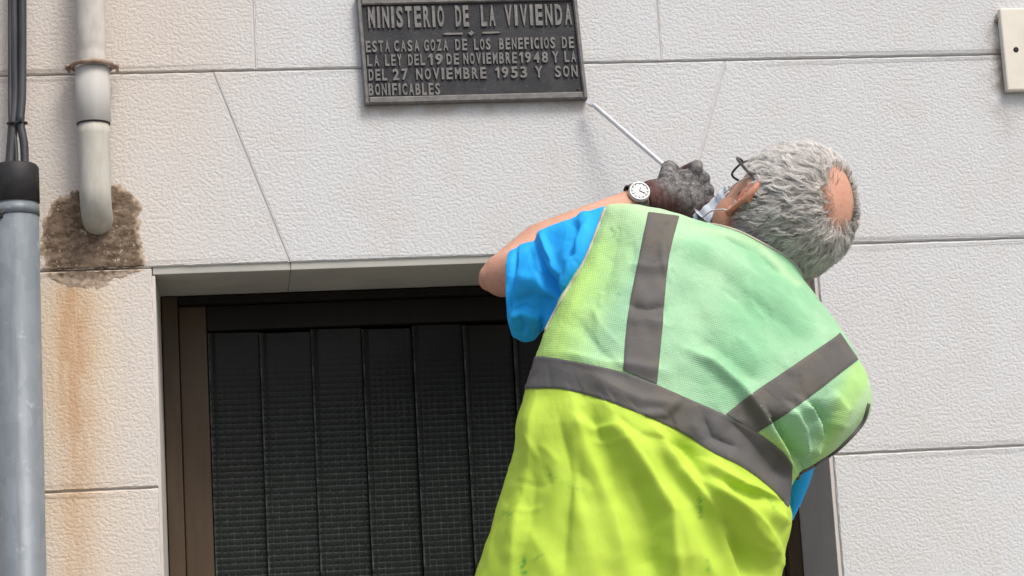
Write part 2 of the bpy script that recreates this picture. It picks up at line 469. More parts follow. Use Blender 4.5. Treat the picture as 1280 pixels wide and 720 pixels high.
block([(x0, zB), (d1b, zB), (d1t, zA), (x0, zA)])
block([(d1b, zB), (d2b, zB), (d2t, zA), (d1t, zA)])
block([(d2b, zB), (x1, zB), (x1, zA), (d2t, zA)])
for (xa_, za_), (xb_, zb_) in (((d1b, zB), (d1t, zA)), ((d2b, zB), (d2t, zA)), ((v1, zA), (v1, zA+.34)), ((v2, zA), (v2, zA+.34))):
    w_ = .0032; vs = []
    for q in range(41):
        f_ = .006+.988*q/40; xq, zq = xa_+(xb_-xa_)*f_, za_+(zb_-za_)*f_; jt = .0007*noise.noise(Vector((xq*90, 0, zq*90)))
        for dx, yy in ((-w_, .0004), (-w_*.35, .0011+jt*.5), (w_*.3, .0004+jt), (w_*.6, -.0013), (w_, .0010)): vs.append((xq+dx, yy, zq))
    fs = [(q*5+k, q*5+k+1, q*5+k+6, q*5+k+5) for q in range(40) for k in range(4)]
    mesh('joint_filler', vs, fs, M['filler'], wall)
ed = [zB]+levels+[0.0]
for zt_, zb_ in zip(ed[:-1], ed[1:]):
    block([(x0, zb_), (xL, zb_), (xL, zt_), (x0, zt_)])
    block([(xR, zb_), (x1, zb_), (x1, zt_), (xR, zt_)])
# painted reveal of the opening
t = .028
xs = W(363, 335, .02).x
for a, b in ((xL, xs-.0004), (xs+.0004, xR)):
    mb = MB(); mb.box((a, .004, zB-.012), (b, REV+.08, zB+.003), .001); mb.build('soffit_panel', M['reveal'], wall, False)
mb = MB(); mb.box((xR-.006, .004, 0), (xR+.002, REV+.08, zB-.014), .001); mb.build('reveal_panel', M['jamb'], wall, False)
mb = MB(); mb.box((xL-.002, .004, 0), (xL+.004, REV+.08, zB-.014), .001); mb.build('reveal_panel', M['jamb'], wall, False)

# bare mortar left round the drain outlet
def patch(poly, seed, name, Yf=-.0008, amp=.0010):
    P = np.array([[W(a, b).x, W(a, b).z] for a, b in poly])
    lo, hi = P.min(0)-.012, P.max(0)+.012; st = .0016
    nx, nz = int((hi[0]-lo[0])/st), int((hi[1]-lo[1])/st)
    def sd(p):
        best = 9; inside = False; n = len(P)
        for i in range(n):
            a, b = P[i-1], P[i]; ab = b-a; tt = max(0, min(1, np.dot(p-a, ab)/np.dot(ab, ab)))
            d = np.linalg.norm(p-a-ab*tt); best = min(best, d)
            if (a[1] > p[1]) != (b[1] > p[1]) and p[0] < (b[0]-a[0])*(p[1]-a[1])/(b[1]-a[1])+a[0]: inside = not inside
        return best if inside else -best
    vs, ok, edge = [], [], []
    for j in range(nz+1):
        for i in range(nx+1):
            p = np.array([lo[0]+i*st, lo[1]+j*st]); s_ = sd(p)
            s_ += .008*noise.noise(Vector((p[0]*55, seed, p[1]*55)))+.0035*noise.noise(Vector((p[0]*200, seed, p[1]*200)))
            h = noise.fractal(Vector((p[0]*60, seed, p[1]*90)), 1, 2, 4)
            e = max(0, min(1, s_/.006))
            yy = (Yf-(amp*(.6+h*.9)))*e+.0004*(1-e)
            jd = abs(p[1]-zB+.001*noise.noise(Vector((p[0]*80, 0, 0))))
            if jd < .0035: yy += .006*(1-(jd/.0035)**2)
            vs.append((p[0], yy, p[1])); ok.append(s_ > 0)
            edge.append(max(0, min(1, 1-(s_-.001)/(.012 if p[1] > zB else .022)+.6*noise.noise(Vector((p[0]*120, 7, p[1]*120))))))
    fs = []
    for j in range(nz):
        for i in range(nx):
            q = [j*(nx+1)+i, j*(nx+1)+i+1, (j+1)*(nx+1)+i+1, (j+1)*(nx+1)+i]
            if all(ok[k] for k in q): fs.append(q)
    o = mesh(name, vs, fs, M['exposed'], wall)
    at = o.data.attributes.new('edge', 'FLOAT', 'POINT'); at.data.foreach_set('value', np.array(edge, dtype=np.float32)); return o
patch([(53, 336), (50, 300), (54, 272), (68, 248), (95, 236), (138, 226), (160, 234), (176, 254), (176, 285), (181, 305), (183, 335), (172, 342), (150, 351), (126, 359), (96, 361), (72, 354), (55, 344)], 3.1, 'bare_mortar')

# ------------------------------------------------------------------ glazed door
door = empty('glazed_door', 'dark brown framed door with vertical patterned glass strips, recessed behind the man', 'door')
yF = REV
def bx(name, lo, hi, mat, par, bev=.0015, smooth=False):
    return MB().box(lo, hi, bev).build(name, mat, par, smooth)
def xd(px, py, Y): return W(px, py, Y).x
fl1 = xd(227, 550, yF)
zH = W(450, 372, yF).z
bx('door_frame', (xL+.006, yF, 0), (fl1, yF+.07, zB-.014), M['frame'], door)
bx('door_frame', (xR-.034, yF, 0), (xR-.008, yF+.07, zB-.014), M['frame'], door)
bx('head_rail', (fl1+.001, yF+.002, zH), (xR-.036, yF+.07, zB-.014), M['frame_dark'], door)
st1 = xd(263, 560, yF+.03)
zS = W(400, 409, yF+.04).z
bx('door_stile', (fl1+.001, yF+.028, .02), (st1, yF+.068, zH-.001), M['frame'], door)
bx('door_stile', (xR-.075, yF+.028, .02), (xR-.036, yF+.068, zH-.001), M['frame'], door)
bx('top_rail', (st1+.001, yF+.030, zS), (xR-.076, yF+.068, zH-.001), M['frame_dark'], door)
bx('bottom_rail', (st1+.001, yF+.030, .02), (xR-.076, yF+.068, .22), M['frame'], door)
bx('dark_backing', (xL, yF+.16, 0), (xR, yF+.17, zB), M['inside'], door)
pw = (xd(583, 560, yF+.05)-xd(262, 560, yF+.05))/5
k = 0; xx = st1+.002; proto = None
def pane_mesh(wd, h):
    vs, fs = [], []; n = 14
    for i in range(n+1):
        u = i/n; x_ = u*(wd-.001)
        y_ = .006*u                        # each strip laps the next one
        if u < .05: y_ = -.005
        elif u < .12: y_ = -.005+.006*(u-.05)/.07
        for z_ in (0, h): vs.append((x_, y_, z_))
    for i in range(n): fs.append((2*i, 2*i+2, 2*i+3, 2*i+1))
    m = len(vs); vs += [(a, b+.005, c) for a, b, c in vs]
    for i in range(n): fs.append((m+2*i, m+2*i+1, m+2*i+3, m+2*i+2))
    fs += [(0, 1, m+1, m), (2*n, m+2*n, m+2*n+1, 2*n+1)]
    me = bpy.data.meshes.new('glass_strip'); me.from_pydata(vs, [], fs); me.update(); me.materials.append(M['pane']); return me
pm = pane_mesh(pw, 1)
while xx < xR-.08:
    o = link('glass_strip', pm, door); o.location = (xx, yF+.045, .22); o.rotation_euler = (0, 0, math.radians([.6, -1.2, .2, 1.1, -.5, .9, -.8][k % 7]))
    hh = zS-.22 - .004*(k % 2) - .003
    me = pm.copy(); 
    for v in me.vertices: v.co.z *= hh
    o.data = me
    wd = min(pw, xR-.078-xx)
    o.scale.x = wd/pw
    xx += pw; k += 1
M['pane'].use_nodes

# ------------------------------------------------------------------ plaque
pl = empty('wall_plaque', 'dark cast metal plaque with raised capitals fixed to the stucco above the doorway', 'plaque')
P_TL, P_TR, P_BL, P_BR = W(445, -5, -.01), W(719, -12, -.01), W(456, 131, -.01), W(734, 124, -.01)
def pq(u, v, y):       # u,v 0..1 in the plaque (v down)
    p = P_TL*(1-u)*(1-v)+P_TR*u*(1-v)+P_BL*(1-u)*v+P_BR*u*v; p.y = y; return p
def pq_px(px, py, y):  # pixel -> point on plaque
    return W(px, py, y)
def slab(u0, u1, v0, v1, yb, yf, bev):
    vs = [pq(u0, v0, yb), pq(u1, v0, yb), pq(u1, v1, yb), pq(u0, v1, yb)]
    du, dv = bev/.4, bev/.19
    vs += [pq(u0, v0, yf+bev), pq(u1, v0, yf+bev), pq(u1, v1, yf+bev), pq(u0, v1, yf+bev)]
    vs += [pq(u0+du, v0+dv, yf), pq(u1-du, v0+dv, yf), pq(u1-du, v1-dv, yf), pq(u0+du, v1-dv, yf)]
    fs = [(3, 2, 1, 0)]
    for r in (0, 4):
        for i in range(4): fs.append((r+i, r+(i+1) % 4, r+4+(i+1) % 4, r+4+i))
    fs.append((8, 9, 10, 11)); return vs, fs
yP = -.012
mb = MB(); mb.add(*slab(.008, .992, .02, .985, .012, yP, .001)); mb.build('plaque_plate', M['plaque'], pl, False)
bw, bh = .019, .062
mb = MB()
for a in ((0, bw, 0, 1), (1-bw, 1, 0, 1)): mb.add(*slab(*a, .010, -.0185, .0022))
for a in ((bw, 1-bw, 0.035, .095), (bw, 1-bw, 1-bh, 1)): mb.add(*slab(*a, .010, -.0180, .0022))
mb.build('plaque_border', M['relief'], pl, False)
mb = MB(); mb.add(*slab(bw, 1-bw, 0, .028, .010, -.0165, .0015)); mb.build('plaque_edge', M['plaque'], pl, False)
# glyphs
gcache = {}
def glyph(ch, bold):
    if (ch, bold) in gcache: return gcache[(ch, bold)]
    if ch == '1':
        Q = [(0, .76), (.5, 1), (1, 1), (1, 0), (.52, 0), (.52, .76), (.12, .62)]; n = len(Q)
        V_ = [(a, b, 0) for a, b in Q]+[(a, b, 1) for a, b in Q]
        F_ = [(n+5, n+6, n, n+1)[:0] or (n+0, n+1, n+5, n+6), (n+1, n+2, n+3, n+4, n+5)]+[(i, (i+1) % n, n+(i+1) % n, n+i) for i in range(n)]
        gcache[(ch, bold)] = (V_, F_, .4); return gcache[(ch, bold)]
    cu = bpy.data.curves.new('g', 'FONT'); cu.body = ch; cu.resolution_u = 3
    cu.offset = bold
    o = bpy.data.objects.new('g', cu); col.objects.link(o)
    me = bpy.data.meshes.new_from_object(o.evaluated_get(bpy.context.evaluated_depsgraph_get()))
    bpy.data.objects.remove(o)
    co = np.array([v.co[:2] for v in me.vertices]); lo, hi = co.min(0), co.max(0)
    bm = bmesh.new(); bm.from_mesh(me)
    bmesh.ops.remove_doubles(bm, verts=bm.verts, dist=1e-4)
    r = bmesh.ops.extrude_face_region(bm, geom=bm.faces[:])
    nv = [e for e in r['geom'] if isinstance(e, bmesh.types.BMVert)]
    for v in nv: v.co.z += 1
    bm.verts.index_update()
    V_ = [((v.co.x-lo[0])/(hi[0]-lo[0]), (v.co.y-lo[1])/(hi[1]-lo[1]), v.co.z) for v in bm.verts]
    F_ = [tuple(v.index for v in f.verts) for f in bm.faces]; bm.free()
    gcache[(ch, bold)] = (V_, F_, (hi[0]-lo[0])/(hi[1]-lo[1])); return gcache[(ch, bold)]
def word(txt, xa, xb, yl, yr, hl, hr, bold, name='raised_letter'):
    """letters between pixels xa..xb; yl/yr = top line at px 457 / 721; h = height there"""
    wt = [.42 if c == 'I' else (.58 if c == '1' else 1.0) for c in txt]; gap = .33
    tot = sum(wt)+gap*(len(txt)-1); un = (xb-xa)/tot; x_ = xa
    for c, q in zip(txt, wt):
        V_, F_, _ = glyph(c, bold)
        cw = un*q; vs = []
        for (a, b, d) in V_:
            px = x_+a*cw; f = (px-457)/(721-457)
            top = yl+(yr-yl)*f; hh = hl+(hr-hl)*f
            py = top+(1-b)*hh
            px += (py-60)*.055*(1) - (0)
            sh = (1-.0)*1.0
            cx_, cy_ = x_+cw/2, top+hh/2
            if d > .5: px = cx_+(px-cx_)*.97; py = cy_+(py-cy_)*.985
            vs.append(pq_px(px, py, yP+.0005 if d < .5 else yP-.0034))
        x_ += cw+gap*un
        mesh(name, vs, F_, M['relief'], pl, False)
def line(tokens, yl, yr, hl, hr, bold):
    mid = (yl+yr)/2+hl/2
    for txt, a, b in tokens:
        s_ = (mid-60)*.055-1.2*(mid > 70)
        word(txt, a-s_, b-s_, yl, yr, hl, hr, bold)
line([('MINISTERIO', 460, 555), ('DE', 569, 586), ('LA', 601, 619), ('VIVIENDA', 631, 715)], 8.5, 4.5, 27, 26.5, .035)
line([('ESTA', 457, 487), ('CASA', 492.5, 524), ('GOZA', 530, 560), ('DE', 569, 584), ('LOS', 592.5, 613), ('BENEFICIOS', 624, 694), ('DE', 702.5, 717.5)], 51, 45.5, 14.5, 14.5, .03)
line([('LA', 457.5, 472.5), ('LEY', 480, 501), ('DEL', 509, 530), ('19', 534, 552.5), ('DE', 557, 572.5), ('NOVIEMBRE', 578, 645), ('1948', 648, 684), ('Y', 689, 697.5), ('LA', 704.5, 719)], 68.5, 63.5, 14.5, 14, .03)
line([('DEL', 459.5, 482.5), ('27', 489.5, 509), ('NOVIEMBRE', 519, 607), ('1953', 618, 658), ('Y', 667.5, 677.5), ('SON', 692.5, 721)], 86.5, 81.5, 14.5, 14.5, .03)
line([('BONIFICABLES', 459.5, 549)], 104.5, 101.5, 15, 15, .03)
def px_prism(pts, h, name):
    n = len(pts); vs = [pq_px(a, b, yP+.0005) for a, b in pts]
    cx_ = sum(a for a, b in pts)/n; cy_ = sum(b for a, b in pts)/n
    vs += [pq_px(cx_+(a-cx_)*.85, cy_+(b-cy_)*.7, yP-h) for a, b in pts]
    fs = [tuple(range(n, 2*n))]+[(i, (i+1) % n, n+(i+1) % n, n+i) for i in range(n)]
    mesh(name, vs, fs, M['relief'], pl, False)
px_prism([(552, 43), (556, 40.8), (579, 40.6), (579, 43.4), (556, 44)], .003, 'raised_bar')
px_prism([(601, 42.6), (601, 39.8), (622, 39), (627, 40.8), (622, 42)], .003, 'raised_bar')
px_prism([(584.5, 41.5), (589, 37.5), (593.5, 41.5), (589, 45.5)], .004, 'raised_diamond')
for a, b in ((459, 13), (715, 5), (463, 119), (722, 112)):
    mb = MB(); c = W(a, b, yP); mb.ball(c, (.0022, .0018, .0022), None, 10, 6); mb.build('fixing_screw', M['hole'], pl)

# ------------------------------------------------------------------ drain pipe
dp = empty('drain_pipe', 'short pale grey plastic drain pipe on the left, its elbow turning into the wall', 'pipe')
def vline(pts, Y): return [W(a, b, Y) for a, b in pts]
Yd = -.048
def mpp(Y): return ((D+Y)/FPX)      # metres per pixel
top = W(115, -60, Yd); jn = W(117.5, 83, Yd); ax = Vector((W(116, 120, Yd).x, Yd, 0))
def dpt(z_): return Vector((ax.x, Yd, z_))
zc1 = W(117.5, 85, Yd).z; zc2 = W(117.5, 155, Yd).z; zend = W(117.5, 275, Yd).z
r1, r2, r3 = 20.0*mpp(Yd), 21.6*mpp(Yd), 19.6*mpp(Yd)
mb = MB()
pts, rr = [], []
for i in range(30):
    z_ = zc1+.02*0+i*.008; pts.append(dpt(z_)); 
    dent = -.0016*math.exp(-((z_-zc1-.030)/.008)**2)+.0006*noise.noise(Vector((z_*60, 1, 2)))
    rr.append(18.2*mpp(Yd)+dent)
mb.tube(pts, rr, 28); mb.build('upper_pipe', M['pipe_paint'], dp)
mb = MB(); z_a, z_b = zc1+.002, zc2
mb.tube([dpt(z_a), dpt(z_a-.001), dpt(z_b+.0015), dpt(z_b)], [r1-.001, r2, r2, r2-.002], 32); mb.build('pipe_socket', M['pvc'], dp)
mb = MB(); mb.tube([dpt(z_b+.001), dpt(z_b-.0012)], [r2-.0009]*2, 32); mb.build('socket_seal', M['rubber'], dp)
mb = MB(); Rb = .062; zarc = zend+r3*.55+Rb*.62
pts = [dpt(z_b-.001), dpt(z_b-.02), dpt((z_b+zarc)/2), dpt(zarc+.004)]
for i in range(15):
    a = math.radians(88)*i/14; pts.append(Vector((ax.x, Yd+Rb*(1-math.cos(a)), zarc-Rb*math.sin(a)*.72)))
pts.append(pts[-1]+Vector((0, .05, -.004)))
mb.tube(pts, r3, 32); mb.build('pipe_elbow', M['pvc_elbow'], dp)
# clamp with two ears
cl = MB(); n = 40
rc = r2+.0055
for rad, hz in ((rc, .006),):
    pts = [dpt(zc1+.003)+Vector((math.cos(a)*rc, math.sin(a)*rc, .0)) for a in [2*math.pi*i/n for i in range(n)]]
    cl.tube(pts, .0045, 8, closed=True)
cl.build('pipe_clamp', M['clamp'], dp)
for sx in (-1, 1):
    mb = MB(); c = dpt(zc1+.002)+Vector((sx*(rc+.006), 0, 0)); mb.box(c-Vector((.006, .004, .0042)), c+Vector((.006, .004, .0042)), .0015)
    e_ = mb.build('clamp_ear', M['clamp'], dp)
    mb = MB(); mb.tube([c+Vector((sx*.001, -.009, 0)), c+Vector((sx*.001, .030, 0))], .0028, 8); mb.build('clamp_bolt', M['clamp'], dp)
mb = MB(); mb.tube([dpt(zc1+.003)+Vector((0, rc-.002, 0)), Vector((ax.x, .02, zc1+.003))], .004, 8); mb.build('wall_pin', M['clamp'], dp)

# ------------------------------------------------------------------ conduit with cables
cn = empty('steel_conduit', 'galvanised steel conduit with black rubber cap at the left edge of the wall', 'conduit')
Yc_ = -.055; cxp = W(24.5, 480, Yc_).x
def cpt(z_, dx=0, dy=0): return Vector((cxp+dx, Yc_+dy, z_))
zcap0, zcap1 = W(24, 206, Yc_).z, W(24, 254, Yc_).z
rt = 27.6*mpp(Yc_)
mb = MB(); mb.tube([cpt(0), cpt(zcap1+.01)], rt, 48); mb.build('conduit_tube', M['galv'], cn)
mb = MB(); mb.tube([cpt(zcap1-.001), cpt(zcap1), cpt(zcap0-.006), cpt(zcap0-.001), cpt(zcap0)], [rt, rt+.0022, rt+.0016, rt-.002, rt-.008], 48); mb.build('rubber_cap', M['rubber'], cn)
zb1 = W(24, 264, Yc_).z
mb = MB(); mb.tube([cpt(zb1+.009), cpt(zb1+.0088), cpt(zb1-.0088), cpt(zb1-.009)], [rt, rt+.0014, rt+.0014, rt], 48); 
mb.build('conduit_band', M['galv'], cn)
mb = MB(); c = W(1, 267, Yc_-rt*.75); mb.box(c-Vector((.007, .006, .008)), c+Vector((.005, .004, .008)), .002)
mb.tube([c+Vector((-.012, -.003, 0)), c+Vector((.010, -.003, 0))], .004, 8); mb.build('band_bolt', M['rubber'], cn)
zt2 = W(20, -70, -.03).z
cab = [('thick', [(17, -70), (18, 60), (19, 120), (16.5, 152), (14, 185), (12, 212)], 6.2, 0),
       ('thick', [(28, -70), (28, 60), (27.5, 120), (25.5, 152), (30, 180), (31, 212)], 5.2, -.006),
       ('thin', [(12.5, -70), (12.5, 70), (13, 150), (19, 175), (21, 212)], 2.6, -.004)]
cb_root = tag(bpy.data.objects.new('cable_bundle', None), 'black cables bound with a cable tie, dropping into the rubber cap of the conduit', 'cables'); col.objects.link(cb_root)
def catmull(P, n):
    P = [Vector(p) for p in P]; P = [P[0]*2-P[1]]+P+[P[-1]*2-P[-2]]; out = []
    for i in range(1, len(P)-2):
        for k in range(n):
            t = k/n; a, b, c, d = P[i-1:i+3]
            out.append(.5*((2*b)+(c-a)*t+(2*a-5*b+4*c-d)*t*t+(3*b-a-3*c+d)*t**3))
    out.append(P[-2]); return out
for nm, pp, rpx, dy in cab:
    mb = MB(); mb.tube(catmull([W(a, b, -.03+dy-.02*max(0, (b-100)/100)) for a, b in pp], 6), rpx*mpp(-.03), 12)
    mb.build('cable', M['cable'], cb_root)
mb = MB(); c = W(21.5, 154, -.043)
mb.tube([c+Vector((math.cos(a)*.0165, math.sin(a)*.0105, math.sin(a)*.001)) for a in [2*math.pi*i/24 for i in range(24)]], .0024, 6, closed=True)
mb.box(c+Vector((.004, -.016, -.002)), c+Vector((.010, -.008, .008)), .001)
mb.build('cable_tie', M['rubber'], cb_root)

# ------------------------------------------------------------------ ivory box
jb = empty('junction_box', 'ivory plastic cover plate with a black screw at the top right edge of the wall', 'junction box')
c0, c1 = W(1252, 10, -.02), W(1257, 113, -.02)
xa = (c0.x+c1.x)/2
mb = MB(); mb.box((xa, -.020, c1.z), (xa+.16, -.002, c0.z), .003); mb.build('cover', M['ivory'], jb, False)
mb = MB(); mb.box((xa+.003, -.003, c1.z+.003), (xa+.157, .004, c0.z-.003), 0); mb.build('back_gasket', M['clamp'], jb, False)
for a, b in ((1270, 62), (1347, 60)):
    c = W(a, b, -.02); mb = MB(); mb.tube([c+Vector((0, .003, 0)), c+Vector((0, -.0008, 0)), c+Vector((0, -.0016, 0))], [.0052, .0052, .0035], 14); mb.build('screw', M['hole'], jb)
c = W(1246, 25, -.003); mb = MB(); mb.ball(c, (.0045, .006, .006), None, 10, 7); mb.ball(c+Vector((.003, 0, -.007)), (.003, .005, .005), None, 8, 6); mb.build('wall_plug', M['clamp'], jb)

# ------------------------------------------------------------------ PERSON
man = empty('person', 'grey haired man in lime safety vest and blue shirt reaching up to the plaque', 'person')
CX_, CY_, CZ_ = [Vector(RM.col[i]) for i in range(3)]     # picture right, picture up, towards the viewer
def cv(a, b, c): return (CX_*a+CY_*b+CZ_*c)
U = cv(.66, .66, .34).normalized()                        # head top
F = cv(-.29, .48, -.82); F = (F-U*F.dot(U)).normalized()  # face
E = U.cross(F).normalized()
if E.dot(CX_) > 0: E = -E                                 # towards the left ear
HC = W(988, 266, -.50)
HS = 1.11
def H(e, f, u): return HC+(E*e+F*f+U*u)*HS
HM = Matrix((E, F, U)).transposed()

P = MB()
CR = (.080*HS, .097*HS, .098*HS)
P.ball(HC, CR, HM, 32, 20)
P.ball(H(0, .020, -.040), (.070*HS, .074*HS, .072*HS), HM)          # face
P.ball(H(0, .050, -.088), (.040*HS, .036*HS, .030*HS), HM)          # chin
for s_ in (-1, 1): P.ball(H(.050*s_, .022, -.062), (.024*HS, .040*HS, .036*HS), HM)
P.cap(H(.052, .0, -.070), H(.030, .055, -.095), .020, .016); P.cap(H(-.052, .0, -.070), H(-.030, .055, -.095), .020, .016)
P.cap(H(-.030, .082, .002), H(.030, .082, .002), .011, .011)        # brow
P.cap(H(0, .092, -.006), H(0, .110, -.042), .007, .011)             # nose
for s_ in (-1, 1):
    P.ball(H(.012*s_, .098, -.044), .008)
    P.ball(H(.032*s_, .078, -.016), .013)
    P.ball(H(.045*s_, .062, -.038), .017)
P.cap(H(-.018, .090, -.068), H(.018, .090, -.068), .006, .006); P.cap(H(-.016, .088, -.078), H(.016, .088, -.078), .007, .007)
def ear(s_):
    # back turned rim, bowl and lobe
    eu = .066
    pts = []
    for i in range(13):
        a = math.radians(-70+i*19)
        pts.append((.000-.017*math.cos(a)*1.0, .034*math.sin(a)))
    for i, (f_, u_) in enumerate(pts):
        pass
    prev = None
    for i in range(14):
        a = math.radians(-100+i*20)                       # from lobe up the back to the front of the helix
        f_, u_ = -.006-.019*math.cos(a), .001+.032*math.sin(a)
        out = .082+.013*max(0, math.cos(a))
        p = H(s_*out, f_, u_-.018)
        if prev is not None: P.cap(prev, p, .0056, .0056, 10)
        prev = p
    for a_ in (10, 40, 70): P.ball(H(s_*.088, -.008-.018*math.cos(math.radians(a_)), .001+.026*math.sin(math.radians(a_))-.018), .0062)
    M2 = HM @ Matrix.Rotation(s_*math.radians(-28), 3, 'Z')
    P.ball(H(s_*.081, -.010, -.014), (.006, .017, .030), M2)
    P.ball(H(s_*.079, -.002, -.050), (.0065, .010, .011), M2)
    P.ball(H(s_*.074, .004, -.018), (.010, .013, .026), HM)
ear(1); ear(-1)
# neck, shoulders, trunk
NB = W(925, 358, -.515)
P.cap(H(0, -.022, -.045), NB, .060, .055, 24)
P.cap(H(0, -.048, -.030), W(955, 350, -.52), .045, .045, 24)
LS, RS = W(772, 325, -.53), W(1025, 480, -.54)
P.cap(NB, LS, .05, .045); P.cap(NB, RS, .05, .045)
P.cap(W(880, 430, -.55), W(820, 640, -.58), .07, .085, 24); P.cap(W(940, 470, -.55), W(880, 640, -.58), .065, .085, 24)
PB = W(800, 900, -.60)
P.cap(W(830, 640, -.58), PB, .085, .11, 24)
# left arm: upper arm, forearm, wrist
EL = W(630, 344, -.345); WR = W(800, 252, -.185)
P.cap(LS, EL, .050, .037, 24)
mid = W(678, 309, -.295)
P.cap(W(612, 345, -.345), EL, .0185, .034); P.cap(W(612, 350, -.335), mid, .019, .030)
P.cap(EL, mid, .036, .042, 24); P.cap(mid, WR, .042, .027, 24)
WE = W(838, 240, -.165); P.cap(WR, WE, .025, .024)
# right arm raised on the hidden side
RE = W(1000, 560, -.33); RH = W(984, 415, -.17)
P.cap(RS, RE, .045, .040, 24); P.cap(RE, RH, .040, .026, 24)
body = remeshed('body', P, .0038, 5, M['skin'], man)
me = body.data
co = np.empty(len(me.vertices)*3); me.vertices.foreach_get('co', co); co = co.reshape(-1, 3)
loc = (co-np.array(HC))@np.array([E, F, U]).T/HS
red = np.exp(-(((np.abs(loc[:, 0])-.086)/.018)**2+((loc[:, 1]+.008)/.032)**2+((loc[:, 2]+.016)/.045)**2))
red += .5*np.exp(-((loc[:, 0]/.10)**2+((loc[:, 1]+.03)/.09)**2+((loc[:, 2]+.09)/.06)**2))
eln = np.linalg.norm(co-np.array(EL), axis=1); red += .35*np.exp(-(eln/.05)**2)
bc_ = np.array([.22*.7, -.66, .72]); cr_ = loc/np.linalg.norm(loc, axis=1, keepdims=True)
red += .24*(cr_[:, 2] > .1)*np.clip(1-np.hypot(cr_[:, 1]+.55, cr_[:, 2]-.85)/.7, 0, 1)
a = me.attributes.new('red', 'FLOAT', 'POINT'); a.data.foreach_set('value', np.clip(red, 0, 1).astype(np.float32))

# ---- eyes (on the hidden face)
for s_ in (-1, 1):
    mb = MB(); mb.ball(H(s_*.0845, .004, -.022), (.0028, .0035, .006), HM, 12, 8); mb.build('ear_hollow_shade', M['hole'], man)  # near-black ball stands in for the shade inside the ear
    mb = MB(); mb.ball(H(.032*s_, .082, -.016), .0125, HM, 16, 10); mb.build('eye', M['dial'], man)

